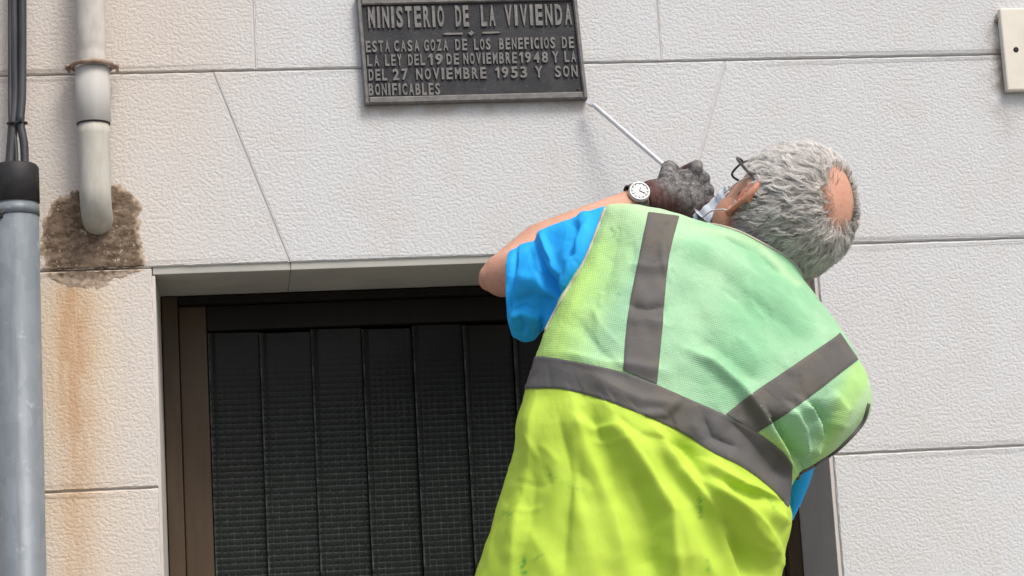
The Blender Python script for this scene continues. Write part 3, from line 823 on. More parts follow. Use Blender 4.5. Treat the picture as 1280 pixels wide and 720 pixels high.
# ---- hair
def build_hair():
    crown = (U*.62-F*.60).normalized()
    crown = (crown*1.0-E*.10+CY_*.1).normalized()
    bald_c = (U*.72-F*.66-E*.22+CY_*.27).normalized()
    r = np.array(CR)
    def onell(dv, lift=0.0):
        q = HM.transposed() @ dv; k = 1/math.sqrt((q.x/(CR[0]))**2+(q.y/(CR[1]))**2+(q.z/(CR[2]))**2)
        return HC+dv*(k+lift)
    def keep(dv):
        e, f, u = dv.dot(E), dv.dot(F), dv.dot(U)
        # bald ellipse on the crown
        q = dv-bald_c; ax1 = F; 
        m = .35*noise.noise(dv*9)+.25*noise.noise(dv*30)+(q.dot(F)/.52)**2+(q.dot(E)/.37)**2+(q.dot(U)/.52)**2
        if m < 1.25: return 0 if m < .5 else max(.04, (m-.5)*.55)
        if f > .55 and u < .62: return 0
        if f > .15 and u < -.12+.3*(f-.15): return 0
        if abs(e) > .62 and f > -.24 and u < .22: return 0      # round the ear
        if u < -.60+.14*noise.noise(dv*6): return 0 if u < -.68 else .4
        return 1
    vs, fs, tone = [], [], []
    n = 0; tries = 0
    while n < 24000 and tries < 90000:
        tries += 1
        z_ = random.uniform(-1, 1); th = random.uniform(0, 2*math.pi); q = math.sqrt(1-z_*z_)
        dv = Vector((q*math.cos(th), q*math.sin(th), z_))
        kp = keep(dv)
        if random.random() > kp: continue
        n += 1
        L = random.uniform(.018, .038)*(1.0 if kp == 1 else .6); st = 6
        if dv.dot(U) < -.4: L *= .6
        clump = noise.noise(dv*13+Vector((5, 1, 2)))
        tn = .88+.50*noise.noise(dv*8)+.75*noise.noise(dv*20)+random.gauss(0, .17)
        tn -= .45*max(0, 1-((dv-bald_c).length-.40)/.22)*(1 if dv.dot(U) < .75 else .3)
        tn += .45*max(0, dv.dot(E))*(.6+dv.dot(F))-.20*max(0, -.1-dv.dot(U))
        rad0 = random.uniform(.00024, .00042)
        cur = dv.copy(); pts = []
        h0 = .0005; hmax = .010+.008*clump+random.uniform(-.002, .004)
        for k in range(st+1):
            s_ = k/st
            p = onell(cur, h0+hmax*math.sin(min(1, s_*1.35)*math.pi/2)*(1-.25*s_))
            pts.append(p)
            tdir = (cur-crown); tdir = tdir-cur*tdir.dot(cur)
            if tdir.length < 1e-4: tdir = E.copy()
            tdir.normalize(); side = cur.cross(tdir)
            fwd = (F*.35-U*.25*0); fwd = fwd-cur*fwd.dot(cur)
            ang = 1.25*noise.noise(cur*8+Vector((9, 9, 9)))+.9*noise.noise(cur*17+Vector((3*s_, 0, 0)))+.35*math.sin(s_*7+clump*12)
            d_ = (tdir*math.cos(ang)+side*math.sin(ang)+fwd*.6).normalized()
            cur = (cur+d_*(L/st)/.095).normalized()
        base = len(vs); 
        for k, p in enumerate(pts):
            t_ = (pts[min(k+1, st)]-pts[max(k-1, 0)]).normalized()
            a_ = t_.cross(Vector((.3, .5, .8))).normalized(); b_ = t_.cross(a_)
            rr_ = rad0*(1-.75*(k/st)**2)
            for j in range(3):
                an = 2*math.pi*j/3; vs.append(p+(a_*math.cos(an)+b_*math.sin(an))*rr_)
                tone.append(min(1, max(0, tn-.18*(1-k/st))))
        for k in range(st):
            for j in range(3):
                j2 = (j+1) % 3; fs.append((base+k*3+j, base+k*3+j2, base+k*3+3+j2, base+k*3+3+j))
    # under-layer hugging the scalp
    base = len(vs); nu, nv = 120, 80; idx = {}
    for j in range(nv+1):
        for i in range(nu):
            ph = math.pi*j/nv; th = 2*math.pi*i/nu
            dv = Vector((math.sin(ph)*math.cos(th), math.sin(ph)*math.sin(th), math.cos(ph)))
            k = keep(dv); 
            vs.append(onell(dv, .0045+.003*noise.noise(dv*14)))
            tone.append(max(0, min(1, .46+.35*noise.noise(dv*22)+.2*noise.noise(dv*50)))); idx[(i, j)] = (base+j*nu+i, k == 1)
    for j in range(nv):
        for i in range(nu):
            q = [idx[(i, j)], idx[(i, j+1)], idx[((i+1) % nu, j+1)], idx[((i+1) % nu, j)]]
            if all(x[1] for x in q): fs.append(tuple(x[0] for x in q))
    o = mesh('hair', vs, fs, M['hair'], man, True, 'stuff')
    at = o.data.attributes.new('tone', 'FLOAT', 'POINT'); at.data.foreach_set('value', np.array(tone, dtype=np.float32))
build_hair()

# ---- vest
rows = [  # L, R, centre depth, half thickness, forward bow of the picture (px)
 ((545, 905), (1000, 905), -.60, .150, (0, 0)),
 ((570, 805), (985, 805), -.60, .145, (0, 0)),
 ((594, 722), (974, 724), -.60, .140, (0, 0)),
 ((615, 655), (982, 672), -.60, .140, (0, 0)),
 ((634, 592), (984, 640), -.60, .138, (0, 0)),
 ((648, 530), (986, 618), -.60, .136, (0, -2)),
 ((660, 482), (992, 598), -.595, .134, (0, -4)),
 ((670, 445), (1012, 583), -.59, .132, (0, -6)),
 ((684, 408), (1046, 562), -.585, .128, (0, -6)),
 ((706, 366), (1078, 530), -.575, .122, (0, -4)),
 ((729, 328), (1087, 497), -.565, .112, (0, -2)),
 ((746, 288), (1071, 452), -.555, .100, (0, 0)),
 ((757, 260), (1048, 413), -.545, .086, (0, 0)),
 ((785, 256), (1030, 388), -.54, .072, (0, 2)),
 ((822, 265), (1013, 368), -.535, .062, (4, 0)),
 ((850, 276), (1003, 360), -.53, .052, (9, -4)),
 ((866, 284), (998, 354), -.525, .046, (13, -8)),
]
NR, NTH = 330, 420
def cat1(vals, t):
    n = len(vals)-1; x = t*n; i = min(int(x), n-1); f = x-i
    g = lambda k: vals[max(0, min(n, k))]
    a, b, c, d = g(i-1), g(i), g(i+1), g(i+2)
    if i == 0: a = 2*b-c
    if i == n-1: d = 2*c-b
    return .5*((2*b)+(c-a)*f+(2*a-5*b+4*c-d)*f*f+(3*b-a-3*c+d)*f**3)
chan = [[r[0][0] for r in rows], [r[0][1] for r in rows], [r[1][0] for r in rows], [r[1][1] for r in rows],
        [r[2] for r in rows], [r[3] for r in rows], [r[4][0] for r in rows], [r[4][1] for r in rows]]
V = np.zeros((NR, NTH, 3))
for i in range(NR):
    lx, ly, rx, ry, yc, b, bx_, by_ = [cat1(c, i/(NR-1)) for c in chan]
    A, B = W(lx, ly, yc), W(rx, ry, yc); C = (A+B)/2; dr = (B-A)/2
    bow = (CX_*bx_-CY_*by_)*mpp(yc)
    for j in range(NTH):
        th = 2*math.pi*j/NTH; c, s_ = math.cos(th), math.sin(th)
        c2 = math.copysign(abs(c)**.86, c); s2 = math.copysign(abs(s_)**.92, s_)
        # a back: two shoulder blades and a spine groove
        f = 1.0
        if s_ > 0: f += .05*math.exp(-((c-.45)/.3)**2)+.05*math.exp(-((c+.45)/.3)**2)-.04*math.exp(-(c/.16)**2)
        p = C+dr*c2+Vector((0, -b*s2*f, 0))+bow*max(0, s_)
        V[i, j] = p
def project(A):
    q = (A-np.array(CAM))@np.array(RM)
    return 640+FPX*q[..., 0]/(-q[..., 2]), 360-FPX*q[..., 1]/(-q[..., 2])
PXx, PXy = project(V)
def normals(V):
    du = np.roll(V, -1, 1)-np.roll(V, 1, 1); dv = np.gradient(V, axis=0)
    n = np.cross(du, dv); n /= np.linalg.norm(n, axis=2, keepdims=True)+1e-9
    return n
Nn = normals(V); c_ = V.mean(axis=1, keepdims=True)
if ((V-c_)*Nn).sum(2).mean() < 0: Nn = -Nn
front = (Nn[..., 1] < .25)
def dist_poly(x, y, P):
    best = np.full(x.shape, 1e9); tt = np.zeros(x.shape); side = np.zeros(x.shape)
    L = 0; lens = [math.dist(P[i], P[i+1]) for i in range(len(P)-1)]; tot = sum(lens)
    for i in range(len(P)-1):
        ax_, ay = P[i]; bx2, by2 = P[i+1]; dx, dy = bx2-ax_, by2-ay; l2 = dx*dx+dy*dy
        t_ = np.clip(((x-ax_)*dx+(y-ay)*dy)/l2, 0, 1); d = np.hypot(x-ax_-t_*dx, y-ay-t_*dy)
        m = d < best; best = np.where(m, d, best); tt = np.where(m, (L+t_*lens[i])/tot, tt)
        side = np.where(m, np.sign(dx*(y-ay)-dy*(x-ax_)), side); L += lens[i]
    return best, tt, side
FOLDS = [  # polyline px, width px, height mm (+ ridge, - valley)
 ([(862, 436), (890, 452), (925, 482), (950, 515), (975, 555), (994, 592)], 5, 11),
 ([(880, 420), (915, 448), (950, 480)], 12, -5),
 ([(905, 518), (935, 545), (965, 580), (985, 600)], 10, -6),
 ([(968, 520), (985, 545), (1000, 575)], 6, -13),
 ([(1000, 500), (1018, 522), (1022, 545), (1012, 572)], 5, 13),
 ([(1018, 505), (1034, 525), (1034, 545), (1022, 562)], 6, -12),
 ([(985, 508), (1002, 535), (1004, 570)], 5, 11),
 ([(1040, 490), (1056, 512), (1050, 540)], 8, 5),
 ([(690, 495), (700, 560), (725, 640), (745, 730)], 20, 6),
 ([(735, 505), (760, 570), (800, 660), (820, 740)], 18, -7),
 ([(775, 515), (810, 575), (850, 640), (870, 730)], 18, 8),
 ([(800, 520), (860, 590), (920, 630), (985, 640)], 12, 9),
 ([(840, 545), (890, 600), (940, 618), (982, 628)], 9, -7),
 ([(850, 545), (880, 610), (905, 670), (960, 720)], 16, -9),
 ([(890, 590), (930, 655), (975, 700)], 13, 8),
 ([(930, 600), (960, 640), (985, 655)], 10, 5),
 ([(640, 640), (680, 690), (700, 740)], 16, 4),
 ([(672, 492), (668, 560), (650, 640), (640, 730)], 9, 6), ([(715, 496), (735, 560), (770, 640), (790, 730)], 9, 7),
 ([(760, 508), (790, 560), (840, 640), (850, 730)], 8, 8), ([(822, 540), (850, 580), (895, 640), (930, 725)], 7, 8),
 ([(860, 565), (900, 612), (950, 660), (975, 690)], 7, 7), ([(880, 575), (930, 605), (975, 625)], 6, 8), ([(900, 640), (930, 690), (945, 725)], 7, -6),
 ([(700, 520), (715, 600), (705, 720)], 8, -5), ([(790, 590), (815, 650), (822, 720)], 7, -5),
 ([(790, 330), (812, 334), (838, 332)], 5, 3), ([(786, 380), (808, 386), (834, 380)], 6, -4), ([(786, 402), (806, 398), (832, 404)], 5, 3),
 ([(860, 300), (905, 320), (960, 360), (1010, 400)], 12, 4), ([(850, 318), (900, 340), (960, 390), (1010, 430)], 13, -4),
 ([(700, 440), (760, 452), (830, 462)], 6, 3),
 ([(722, 400), (745, 432), (775, 462)], 8, -3), ([(760, 270), (745, 330), (705, 400)], 12, 3), ([(775, 275), (762, 340), (735, 400)], 12, -3),
 ([(850, 350), (880, 400), (900, 440)], 20, -4), ([(900, 300), (950, 330), (990, 372)], 6, 4),
 ([(905, 296), (945, 312), (980, 345)], 5, -4),
 ([(740, 470), (800, 500), (850, 505)], 7, 4), ([(850, 500), (830, 520), (800, 520)], 4, 3), ([(880, 520), (890, 545), (925, 560)], 5, -3),
 ([(640, 540), (668, 600), (660, 680)], 14, -4),
 ([(820, 600), (850, 640), (900, 730)], 8, 3), ([(720, 520), (740, 535), (775, 532)], 5, 3), ([(760, 515), (800, 545), (860, 560)], 6, -3),
]
rg = random.Random(11)
for q in range(34):                                   # small creases of thin cloth
    x_, y_ = rg.uniform(640, 960), rg.uniform(500, 715)
    if q % 3 == 0: x_, y_ = rg.uniform(700, 1000), rg.uniform(300, 470)
    a_ = math.radians(rg.choice([60, 75, 35, 25, 100])+rg.uniform(-15, 15)); L_ = rg.uniform(18, 60); cv_ = rg.uniform(-.5, .5)
    FOLDS.append(([(x_+L_*t*math.cos(a_+cv_*t), y_+L_*t*math.sin(a_+cv_*t)) for t in (0, .25, .5, .75, 1)], rg.uniform(2.5, 4.5), rg.choice([-1, 1])*rg.uniform(.7, 1.5)))
disp = np.zeros((NR, NTH))
for Pl, wd, am in FOLDS:
    d, tt, sd_ = dist_poly(PXx, PXy, Pl)
    prof = np.exp(-np.sqrt((d/wd)**2+.04)*1.5+.3)
    fade = np.clip(np.minimum(tt, 1-tt)*5+.25, 0, 1)
    sharp = np.where(sd_ > 0, np.exp(-(d/(wd*1.7))**2), prof)
    disp += am*.0017*sharp*fade
for i in range(NR):
    for j in range(NTH):
        p = Vector(V[i, j])
        q = Vector((p.x*.8+p.z*.5, p.y, p.z*.8-p.x*.5))
        r_ = 1-abs(noise.noise(Vector((q.x*13, q.y*6, q.z*5)))*2)
        disp[i, j] += .0016*(r_-.5)*(1.2 if PXy[i, j] > 500 else .6)+.0018*noise.noise(p*38)
disp = np.where(front, disp, disp*.4)
disp *= np.clip((NR-1-np.arange(NR))/10, .1, 1)[:, None]
V2 = V+Nn*disp[..., None]
faces, mats = [], []
waist_lo = [(500, 470), (659, 480), (690, 480), (728, 487), (761, 497), (804, 514), (850, 535), (892, 558), (930, 578), (960, 600), (983, 622), (1040, 690)]
wlx, wly = zip(*waist_lo)
PXx2, PXy2 = project(V2)
low = PXy2 > np.interp(PXx2, wlx, wly)
for i in range(NR-1):
    for j in range(NTH):
        j2 = (j+1) % NTH
        faces.append((i*NTH+j, i*NTH+j2, (i+1)*NTH+j2, (i+1)*NTH+j)); mats.append(0 if low[i, j] else 1)
flip = False
a0, b0, c0_, = V2[100, 65], V2[100, 66], V2[101, 66]
nn = np.cross(b0-a0, c0_-a0)
if nn@Nn[100, 65] < 0: faces = [f[::-1] for f in faces]
vest = mesh('vest', V2.reshape(-1, 3), faces, M['vest_low'], man)
vest.data.materials.append(M['vest_top']); vest.data.polygons.foreach_set('material_index', mats)
vest['label'] = 'lime high visibility vest with paler green mesh yoke'
X_, Y_ = PXx2.ravel(), PXy2.ravel()
tint = np.clip(1-(X_-np.interp(Y_, [255, 330, 420, 480], [765, 738, 700, 690]))/60, 0, 1)*np.clip((Y_-200)/200+.25, 0, 1)
d_, _, s_ = dist_poly(X_, Y_, [(700, 480), (740, 470), (790, 480)]); tint = np.maximum(tint, .5*np.exp(-(d_/25)**2))
d_, _, s_ = dist_poly(X_, Y_, [(940, 540), (975, 560), (995, 600)]); tint = np.maximum(tint, .9*np.exp(-(d_/13)**2))
tint = np.maximum(tint, np.clip((X_-(1008+(575-Y_)*.35))/20, 0, 1)*np.clip((Y_-(455+(1064-X_)*.62))/6, 0, 1)*.7)
pale = np.clip(1-(Y_-262)/45, 0, 1)*(X_ < 870)*.8
pale = np.maximum(pale, np.clip((X_-(1042+(545-Y_)*.55))/12, 0, 1)*np.clip((Y_-465)/8, 0, 1))
d_, _, s_ = dist_poly(X_, Y_, [(866, 284), (910, 292), (950, 306), (980, 340), (997, 354)]); pale = np.maximum(pale, np.exp(-(d_/5)**2)*.8)
d_, _, s_ = dist_poly(X_, Y_, [(690, 440), (672, 450)]); 
dirt = np.zeros_like(X_)
nz = np.array([noise.noise(Vector((x*.22, y*.22, 0)))+.5*noise.noise(Vector((x*.6, y*.6, 3))) for x, y in zip(X_, Y_)])
for Pl, wd, am in [([(655, 697), (652, 712), (658, 722)], 5, 1.4), ([(874, 622), (876, 645)], 4, 1.2), ([(884, 700), (886, 712)], 4, 1.1), ([(628, 640), (640, 643)], 3, .8),
                   ([(763, 286), (770, 290)], 3, .9), ([(773, 367), (775, 370)], 3, .9), ([(745, 425), (746, 428)], 3, .8), ([(768, 296), (772, 300)], 3, .8),
                   ([(680, 592), (694, 596)], 3, .6), ([(712, 608), (730, 614)], 3, .5), ([(960, 622), (970, 640)], 4, .6), ([(668, 700), (676, 694)], 4, .7)]:
    d, _, _ = dist_poly(X_, Y_, Pl); dirt = np.maximum(dirt, am*.6*np.clip(1.1*np.exp(-(d/(wd*.75))**2)-.3+nz*.9*(d < wd*1.5), 0, 1)*(d < wd*1.6))
for nm, arr in (('tint', tint), ('pale', pale), ('dirt', dirt)):
    at = vest.data.attributes.new(nm, 'FLOAT', 'POINT'); at.data.foreach_set('value', np.clip(arr, 0, 1).astype(np.float32))
sm = vest.modifiers.new('thickness', 'SOLIDIFY'); sm.thickness = .002; sm.offset = -1
bvh = BVHTree.FromPolygons([Vector(v) for v in V2.reshape(-1, 3)], faces)
def on_vest(px, py, off):
    d = (RM @ Vector((px-640, -(py-360), -FPX))).normalized()
    h, n, i, t_ = bvh.ray_cast(CAM, d)
    if h is None:
        guess = W(px, py, -.60); h, n, i, t_ = bvh.find_nearest(guess)
    if n.dot(h-CAM) > 0 and n.dot(CZ_) < -.2: n = -n
    return h+n*off, n
def resample(P, n):
    P = np.array(P, float); P2 = np.array([list(v[:2]) for v in catmull([(a, b, 0) for a, b in P], 8)])
    s_ = np.r_[0, np.cumsum(np.hypot(*np.diff(P2, axis=0).T))]; t_ = np.linspace(0, s_[-1], n)
    return np.stack([np.interp(t_, s_, P2[:, 0]), np.interp(t_, s_, P2[:, 1])], 1)
def strip(name, e1, e2, n, m, mat, off=.0026, parent=None):
    A, B = resample(e1, n), resample(e2, n); vs, fs = [], []
    for i in range(n):
        for j in range(m):
            q = A[i]+(B[i]-A[i])*j/(m-1)
            o_ = off if 0 < j < m-1 else off*.45
            vs.append(on_vest(q[0], q[1], o_+.0003*noise.noise(Vector((q[0]*.08, q[1]*.08, 2))))[0])
    for i in range(n-1):
        for j in range(m-1):
            fs.append((i*m+j, i*m+j+1, (i+1)*m+j+1, (i+1)*m+j))
    a_, b_, c_2 = [Vector(vs[k]) for k in fs[len(fs)//2][:3]]
    if (b_-a_).cross(c_2-a_).dot(CZ_) < 0: fs = [f[::-1] for f in fs]
    o = mesh(name, vs, fs, mat, parent or vest)
    return o
strip('reflective_band', [(668, 446), (681, 446), (719, 452), (774, 464), (816, 479), (850, 494), (905, 518), (943, 538), (977, 563), (990, 580)],
      [(657, 487), (668, 486), (705, 487), (755, 500), (804, 519), (850, 540), (892, 566), (930, 585), (965, 612), (985, 634)], 200, 22, M['tape'])
strip('reflective_band', [(810, 266), (803, 300), (797, 330), (787, 380), (782, 420), (779, 462)],
      [(849, 271), (841, 300), (835, 330), (831, 370), (827, 420), (821, 480)], 120, 18, M['tape'], .0020)
strip('reflective_band', [(908, 517), (940, 492), (990, 458), (1041, 423), (1049, 416)], [(946, 541), (985, 516), (1020, 490), (1064, 456), (1072, 450)], 110, 18, M['tape'], .0020)
def cord(name, P, r, mat, off=.001, n=60, seg=8):
    mb = MB(); mb.tube([on_vest(x, y, off)[0] for x, y in resample(P, n)], r, seg); return mb.build(name, mat, vest)
cord('armhole_piping', [(757, 261), (746, 290), (730, 329), (707, 367), (690, 398), (682, 414)], .0022, M['piping'])
cord('armhole_piping', [(1085, 505), (1076, 530), (1048, 560), (1020, 579), (996, 597)], .0034, M['piping_dark'])
mb = MB(); mb.tube([Vector(V2[NR-1, j])+Vector((0, 0, .0008)) for j in range(NTH)], .0022, 8, closed=True); mb.build('collar_hem', M['piping'], vest)

# ---- blue shirt: trunk under the vest, left and right sleeves in one piece each
def loft(rows, NR, NTH, mat, name, folds, parent, amp=.004, power=.9):
    ch = [[r[0][0] for r in rows], [r[0][1] for r in rows], [r[1][0] for r in rows], [r[1][1] for r in rows], [r[2] for r in rows], [r[3] for r in rows]]
    V = np.zeros((NR, NTH, 3))
    ch.append([r[4] if len(r) > 4 else 0 for r in rows])
    for i in range(NR):
        lx, ly, rx, ry, yc, b, bo = [cat1(c, i/(NR-1)) for c in ch]
        A, B = W(lx, ly, yc), W(rx, ry, yc); C = (A+B)/2; dr = (B-A)/2
        for j in range(NTH):
            th = 2*math.pi*j/NTH; V[i, j] = C+dr*math.copysign(abs(math.cos(th))**power, math.cos(th))+Vector((0, -b*math.copysign(abs(math.sin(th))**power, math.sin(th)), 0))+CX_*bo*mpp(yc)*math.sin(th)
    N_ = normals(V)
    if ((V-V.mean(axis=1, keepdims=True))*N_).sum(2).mean() < 0: N_ = -N_
    x, y = project(V); d = np.zeros((NR, NTH))
    for Pl, wd, am in folds:
        q, tt, sd_ = dist_poly(x, y, Pl); d += am*.0015*np.clip((NR-1-np.arange(NR))/8, .3, 1)[:, None]*np.where(sd_ > 0, np.exp(-(q/(wd*1.6))**2), np.exp(-(q/wd)**2))*np.clip(np.minimum(tt, 1-tt)*5+.3, 0, 1)
    for i in range(NR):
        for j in range(NTH):
            p = Vector(V[i, j]); d[i, j] += amp*noise.noise(Vector((p.x*16+p.z*8, p.y*12, p.z*10-p.x*5)))+amp*.4*noise.noise(p*45)
    V = V+N_*d[..., None]; fs = []
    for i in range(NR-1):
        for j in range(NTH):
            j2 = (j+1) % NTH; fs.append((i*NTH+j, i*NTH+j2, (i+1)*NTH+j2, (i+1)*NTH+j))
    o = mesh(name, V.reshape(-1, 3), fs, mat, parent)
    bm = bmesh.new(); bm.from_mesh(o.data); bmesh.ops.recalc_face_normals(bm, faces=bm.faces); bm.to_mesh(o.data); bm.free(); o.data.shade_smooth()
    s_ = o.modifiers.new('thickness', 'SOLIDIFY'); s_.thickness = .0025; s_.offset = -1
    return o
shirt = loft([((640, 905), (930, 905), -.60, .12), ((690, 700), (900, 700), -.60, .11), ((740, 520), (940, 600), -.59, .10), ((790, 340), (1030, 500), -.57, .09), ((815, 300), (1010, 410), -.55, .07)],
             60, 60, M['blue'], 'shirt', [], man)
sleeve = loft([((785, 290), (745, 420), -.50, .045), ((768, 268), (718, 424), -.505, .066), ((753, 259), (698, 414), -.50, .080), ((716, 276), (684, 410), -.480, .085),
      ((690, 287), (676, 412), -.450, .080), ((664, 299), (676, 415), -.425, .086, -5), ((652, 306), (667, 424), -.408, .088, -11), ((643, 311), (654, 427), -.396, .086, -15), ((641, 314), (643, 422), -.388, .082, -19)],
      200, 240, M['blue'], 'sleeve',
      [([(645, 318), (642, 350), (640, 384)], 1.8, -3.5), ([(731, 276), (716, 300), (712, 318), (700, 345), (690, 375)], 2.2, -3), ([(672, 300), (680, 318), (690, 330)], 2.5, -5), ([(664, 302), (670, 322), (676, 345)], 3, 4), ([(642, 388), (655, 384), (672, 390)], 2.5, -4), ([(628, 380), (634, 400), (646, 412)], 3, 3), ([(650, 392), (656, 405), (654, 418)], 2.5, -3), ([(668, 340), (684, 362), (696, 380)], 3, 3),
       ([(664, 292), (672, 320), (684, 345), (700, 372)], 6, -8), ([(676, 296), (690, 330), (704, 350)], 5, 6), ([(646, 308), (641, 340), (636, 375), (637, 398)], 2.5, -3),
       ([(722, 276), (714, 300), (716, 325)], 5, -7), ([(732, 272), (724, 300), (712, 335), (700, 370)], 7, 6), ([(706, 335), (694, 360), (684, 400)], 6, -5), ([(640, 380), (665, 372), (690, 380)], 8, -6),
       ([(645, 345), (665, 350), (690, 372)], 8, 5), ([(636, 395), (655, 390), (680, 398)], 6, 6), ([(738, 262), (700, 285), (672, 300)], 7, 4)], man, .003, 1.0)
sleeve2 = loft([((985, 520), (1070, 500), -.54, .06), ((978, 560), (1042, 550), -.50, .06), ((972, 590), (1018, 574), -.47, .06), ((968, 625), (1003, 608), -.44, .06), ((966, 655), (985, 650), -.42, .055)],
      60, 60, M['blue'], 'sleeve', [], man, .003)
mb = MB(); mb.cap(W(760, 905, -.6), W(760, 1100, -.6), .15, .12, 24); mb.cap(W(860, 905, -.6), W(860, 1100, -.6), .15, .12, 24)
remeshed('trousers', mb, .012, 3, M['trouser'], man)

# ---- gloved hands
def hand(name, wrist, Hc, knuck_dir, across, back, mat, s=1.0, curl=1.0, cuffmat=None, thumb=1):
    """wrist -> palm centre; knuck_dir fingers' direction, across from index to little finger, back = normal of the back of the hand"""
    G = MB(); k, a, b = knuck_dir.normalized(), across.normalized(), back.normalized()
    Mx = Matrix((a, k, b)).transposed()
    G.ball(Hc, (.040*s, .044*s, .020*s), Mx, 24, 14)
    G.cap(wrist, Hc-k*.015*s, .029*s, .030*s)
    lens = [(.040, .026, .020), (.043, .028, .021), (.040, .026, .020), (.032, .021, .018)]
    for i in range(4):
        off = (-1.5+i)*.0195*s
        p = Hc+a*off+k*(.036-.004*abs(i-1.2))*s+b*.004
        G.ball(p+b*.005, .0125*s)
        ang = math.radians((55+4*i)*curl); d0 = ang
        for L, r in zip(lens[i], (.0118, .0108, .0098)):
            d = k*math.cos(d0)-b*math.sin(d0)
            q = p+d*L*s; G.cap(p, q, r*s, r*.93*s, 12); p = q; d0 += math.radians(62*curl)
    t0 = Hc-a*.034*s*thumb-k*.018*s; t1 = t0+(k*.6-a*.35*thumb-b*.6).normalized()*.036*s; t2 = t1+(k*.6+a*.35*thumb-b*.8).normalized()*.03*s
    G.cap(t0, t1, .0155*s, .013*s); G.cap(t1, t2, .013*s, .011*s)
    o = remeshed(name, G, .0026, 7, mat, man); return o
TIP = W(735, 125, -.022); RD = W(835, 211, -.110)
rod = (RD-TIP).normalized()
HcL = W(857, 243, -.172)
kd = (cv(.80, .42, -.35)).normalized()
ac = cv(.50, -.86, -.1); ac = (ac-kd*ac.dot(kd)).normalized()
bk_ = kd.cross(ac); 
if bk_.dot(CZ_) < 0: bk_ = -bk_
gl = hand('glove', WR+(WE-WR)*.45, HcL, kd, ac, bk_, M['glove'], 1.12, 1.0)
mb = MB(); c1_ = WR.lerp(WE, .12); c2_ = W(842, 245, -.176)
nseg = 14; pts = [c1_.lerp(c2_, i/nseg) for i in range(nseg+1)]
rr = [.0300+.0016*math.sin(i*2.2)+.0095*(i/nseg) for i in range(nseg+1)]; rr[0] = .029
mb.tube(pts, rr, 28, cap=False); cuff = mb.build('glove_cuff', M['glove_knit'], gl)
cuff.modifiers.new('t', 'SOLIDIFY').thickness = .003
g2 = hand('glove', RH, W(986, 384, -.16), cv(.1, .95, -.2), cv(.9, 0, .2), cv(0, .1, 1), M['glove'], .95, .9, thumb=-1)

# ---- screwdriver held in the glove
sdv = empty('screwdriver', 'long bright steel screwdriver shaft from the gloved hand to the plaque corner', 'screwdriver')
mb = MB(); r_ = 3.3*mpp(-.08)
a_ = TIP+rod*.012; mb.tube([a_, a_+rod*.004, RD-rod*.0, RD+rod*.03], [r_*.8, r_, r_, r_], 14); mb.build('shaft', M['steel'], sdv)
s1 = rod.cross(Vector((0, 1, 0))).normalized(); s2 = rod.cross(s1)
vs = []
for dd, w1, w2 in ((0.0, .0062, .0007), (.006, .0066, .0016), (.015, .0046, .0042)):
    for i, j in ((-1, -1), (1, -1), (1, 1), (-1, 1)): vs.append(TIP+rod*dd+s1*w1*i+s2*w2*j)
fs = [(3, 2, 1, 0), (8, 9, 10, 11)]+[(r+i, r+(i+1) % 4, r+4+(i+1) % 4, r+4+i) for r in (0, 4) for i in range(4)]
mesh('blade', vs, fs, M['steel'], sdv, False)
mb = MB(); h0 = RD+rod*.024
mb.tube([h0, h0+rod*.004, h0+rod*.02, h0+rod*.045, h0+rod*.055, h0+rod*.06], [.006, .010, .0115, .011, .009, .004], 16); mb.build('handle', M['rubber'], sdv)

# ---- wrist watch
wt = bpy.data.objects.new('wrist_watch', None); col.objects.link(wt); wt.parent = man
wc = W(796, 249, -.205); fd = (WE-WR).normalized()
wn_ = cv(-.10, .36, .93); wn_ = (wn_-fd*wn_.dot(fd)*.6).normalized()
wa = fd.cross(wn_).normalized(); wb = wn_.cross(wa).normalized()
cf = wc+wn_*.020
def disc(c, r, h, n, mat, nm, r_in=None, nseg=36):
    mb = MB(); mb.tube([c, c+n*h*.7, c+n*h], [r, r, r*.9], nseg); return mb.build(nm, mat, wt)
disc(cf, .0190, .0080, wn_, M['steel'], 'watch_case')
disc(cf+wn_*.0080, .0153, .0006, wn_, M['dial'], 'watch_dial')
mb = MB(); mb.tube([cf+wn_*.0085+(wa*math.cos(t_)+wb*math.sin(t_))*.0166 for t_ in [2*math.pi*i/40 for i in range(40)]], .0017, 8, closed=True); mb.build('watch_bezel', M['steel'], wt)
for i in range(12):
    t_ = 2*math.pi*i/12; dr_ = wa*math.cos(t_)+wb*math.sin(t_); mb = MB()
    mb.tube([cf+wn_*.0089+dr_*.0118, cf+wn_*.0089+dr_*.0148], .0006, 6); mb.build('hour_mark', M['strap'], wt)
for t_, L in ((.7, .011), (2.4, .008)):
    mb = MB(); mb.tube([cf+wn_*.0093, cf+wn_*.0093+(wa*math.cos(t_)+wb*math.sin(t_))*L], .0007, 6); mb.build('watch_hand', M['strap'], wt)
mb = MB(); n = 40; vs = []
wc2 = wc-wn_*.004
for i in range(n):
    t_ = 2*math.pi*i/n
    dr_ = wn_*math.cos(t_)+wa*math.sin(t_)
    for rr_, ww in ((.0285, -.009), (.0305, -.009), (.0305, .009), (.0285, .009)): vs.append(wc2+dr_*rr_+fd*ww)
fs = [(i*4+k_, i*4+(k_+1) % 4, ((i+1) % n)*4+(k_+1) % 4, ((i+1) % n)*4+k_) for i in range(n) for k_ in range(4)]
mesh('watch_strap', vs, fs, M['strap'], wt, False)

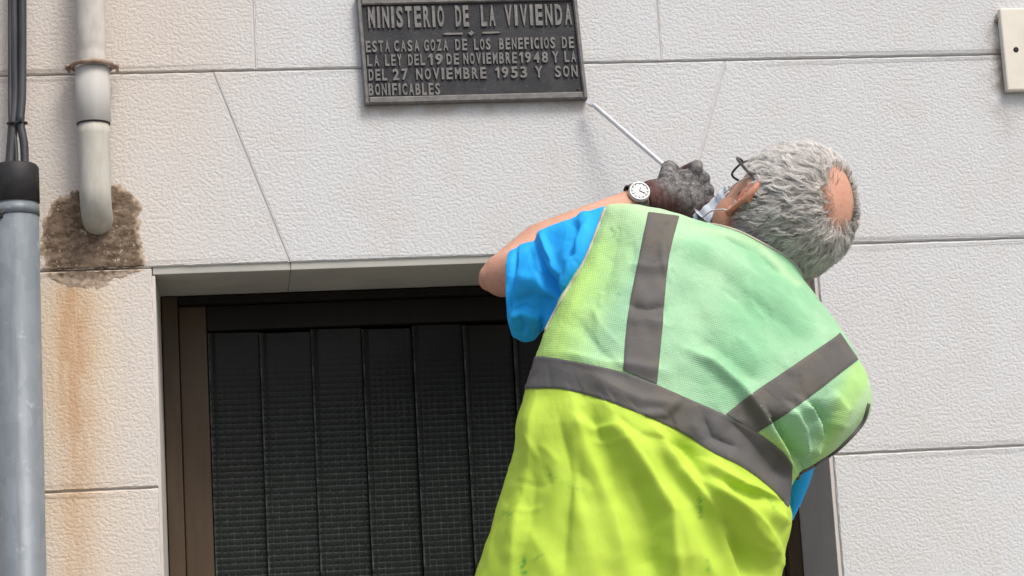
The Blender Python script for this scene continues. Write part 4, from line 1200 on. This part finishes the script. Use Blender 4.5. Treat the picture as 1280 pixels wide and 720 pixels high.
# ---- face mask with ear loops, glasses
bb = BVHTree.FromPolygons([v.co.copy() for v in body.data.vertices], [tuple(p.vertices) for p in body.data.polygons])
vs, fs = [], []; nu, nv = 22, 14
for j in range(nv+1):
    for i in range(nu+1):
        a_ = (-1+2*i/nu)*(.76-.08*math.cos(j/nv*6.28)); u_ = -.052-.066*j/nv
        o_ = H(math.sin(a_)*.25, .01+math.cos(a_)*.25, u_); t_ = H(0, .01, u_)
        h_ = bb.ray_cast(o_, (t_-o_).normalized())[0] or t_+(o_-t_)*.3
        k_ = (h_-t_).length
        if not .045 < k_ < .112*HS: k_ = .080*HS+.014*math.cos(a_)
        if abs(a_) < .5: k_ = max(k_, .098*HS-.01*abs(a_))
        vs.append(t_+(o_-t_).normalized()*(k_+.004+.0006*math.sin(j*2.2)))
for j in range(nv):
    for i in range(nu): fs.append((j*(nu+1)+i, j*(nu+1)+i+1, (j+1)*(nu+1)+i+1, (j+1)*(nu+1)+i))
mk = mesh('face_mask', vs, fs, M['mask'], man); mk.modifiers.new('t', 'SOLIDIFY').thickness = .002
for s_ in (-1, 1):
    mb = MB(); mb.tube(catmull([H(s_*.070, .052, -.050), H(s_*.079, .034, -.014), H(s_*.087, .004, .014), H(s_*.088, -.012, .012), H(s_*.084, -.014, -.02)], 5), .0014, 6)
    mb.build('ear_loop', M['white_cord'], mk)
    mb = MB(); mb.tube(catmull([H(s_*.070, .046, -.098), H(s_*.080, .030, -.078), H(s_*.086, .006, -.058), H(s_*.086, -.010, -.048)], 5), .0014, 6)
    mb.build('ear_loop', M['white_cord'], mk)
gg = bpy.data.objects.new('glasses', None); col.objects.link(gg); gg.parent = man
for s_ in (-1, 1):
    mb = MB(); pts = []
    for i in range(28):
        t_ = 2*math.pi*i/28
        pts.append(H(s_*(.031+.025*math.copysign(abs(math.cos(t_))**.7, math.cos(t_))), .106-.010*abs(math.cos(t_)), -.004+.018*math.copysign(abs(math.sin(t_))**.7, math.sin(t_))-.016))
    mb.tube(pts, .0020, 8, closed=True); mb.build('lens_rim', M['glasses'], gg)
    mb = MB(); mb.tube(catmull([H(s_*.056, .099, -.008), H(s_*.074, .086, -.006), H(s_*.085, .04, .002), H(s_*.087, .0, .008), H(s_*.083, -.022, -.004)], 6), [.0026]*25, 8)
    mb.build('temple_arm', M['glasses'], gg)
mb = MB(); mb.tube(catmull([H(-.007, .106, -.018), H(0, .110, -.013), H(.007, .106, -.018)], 5), .0016, 8); mb.build('bridge', M['glasses'], gg)
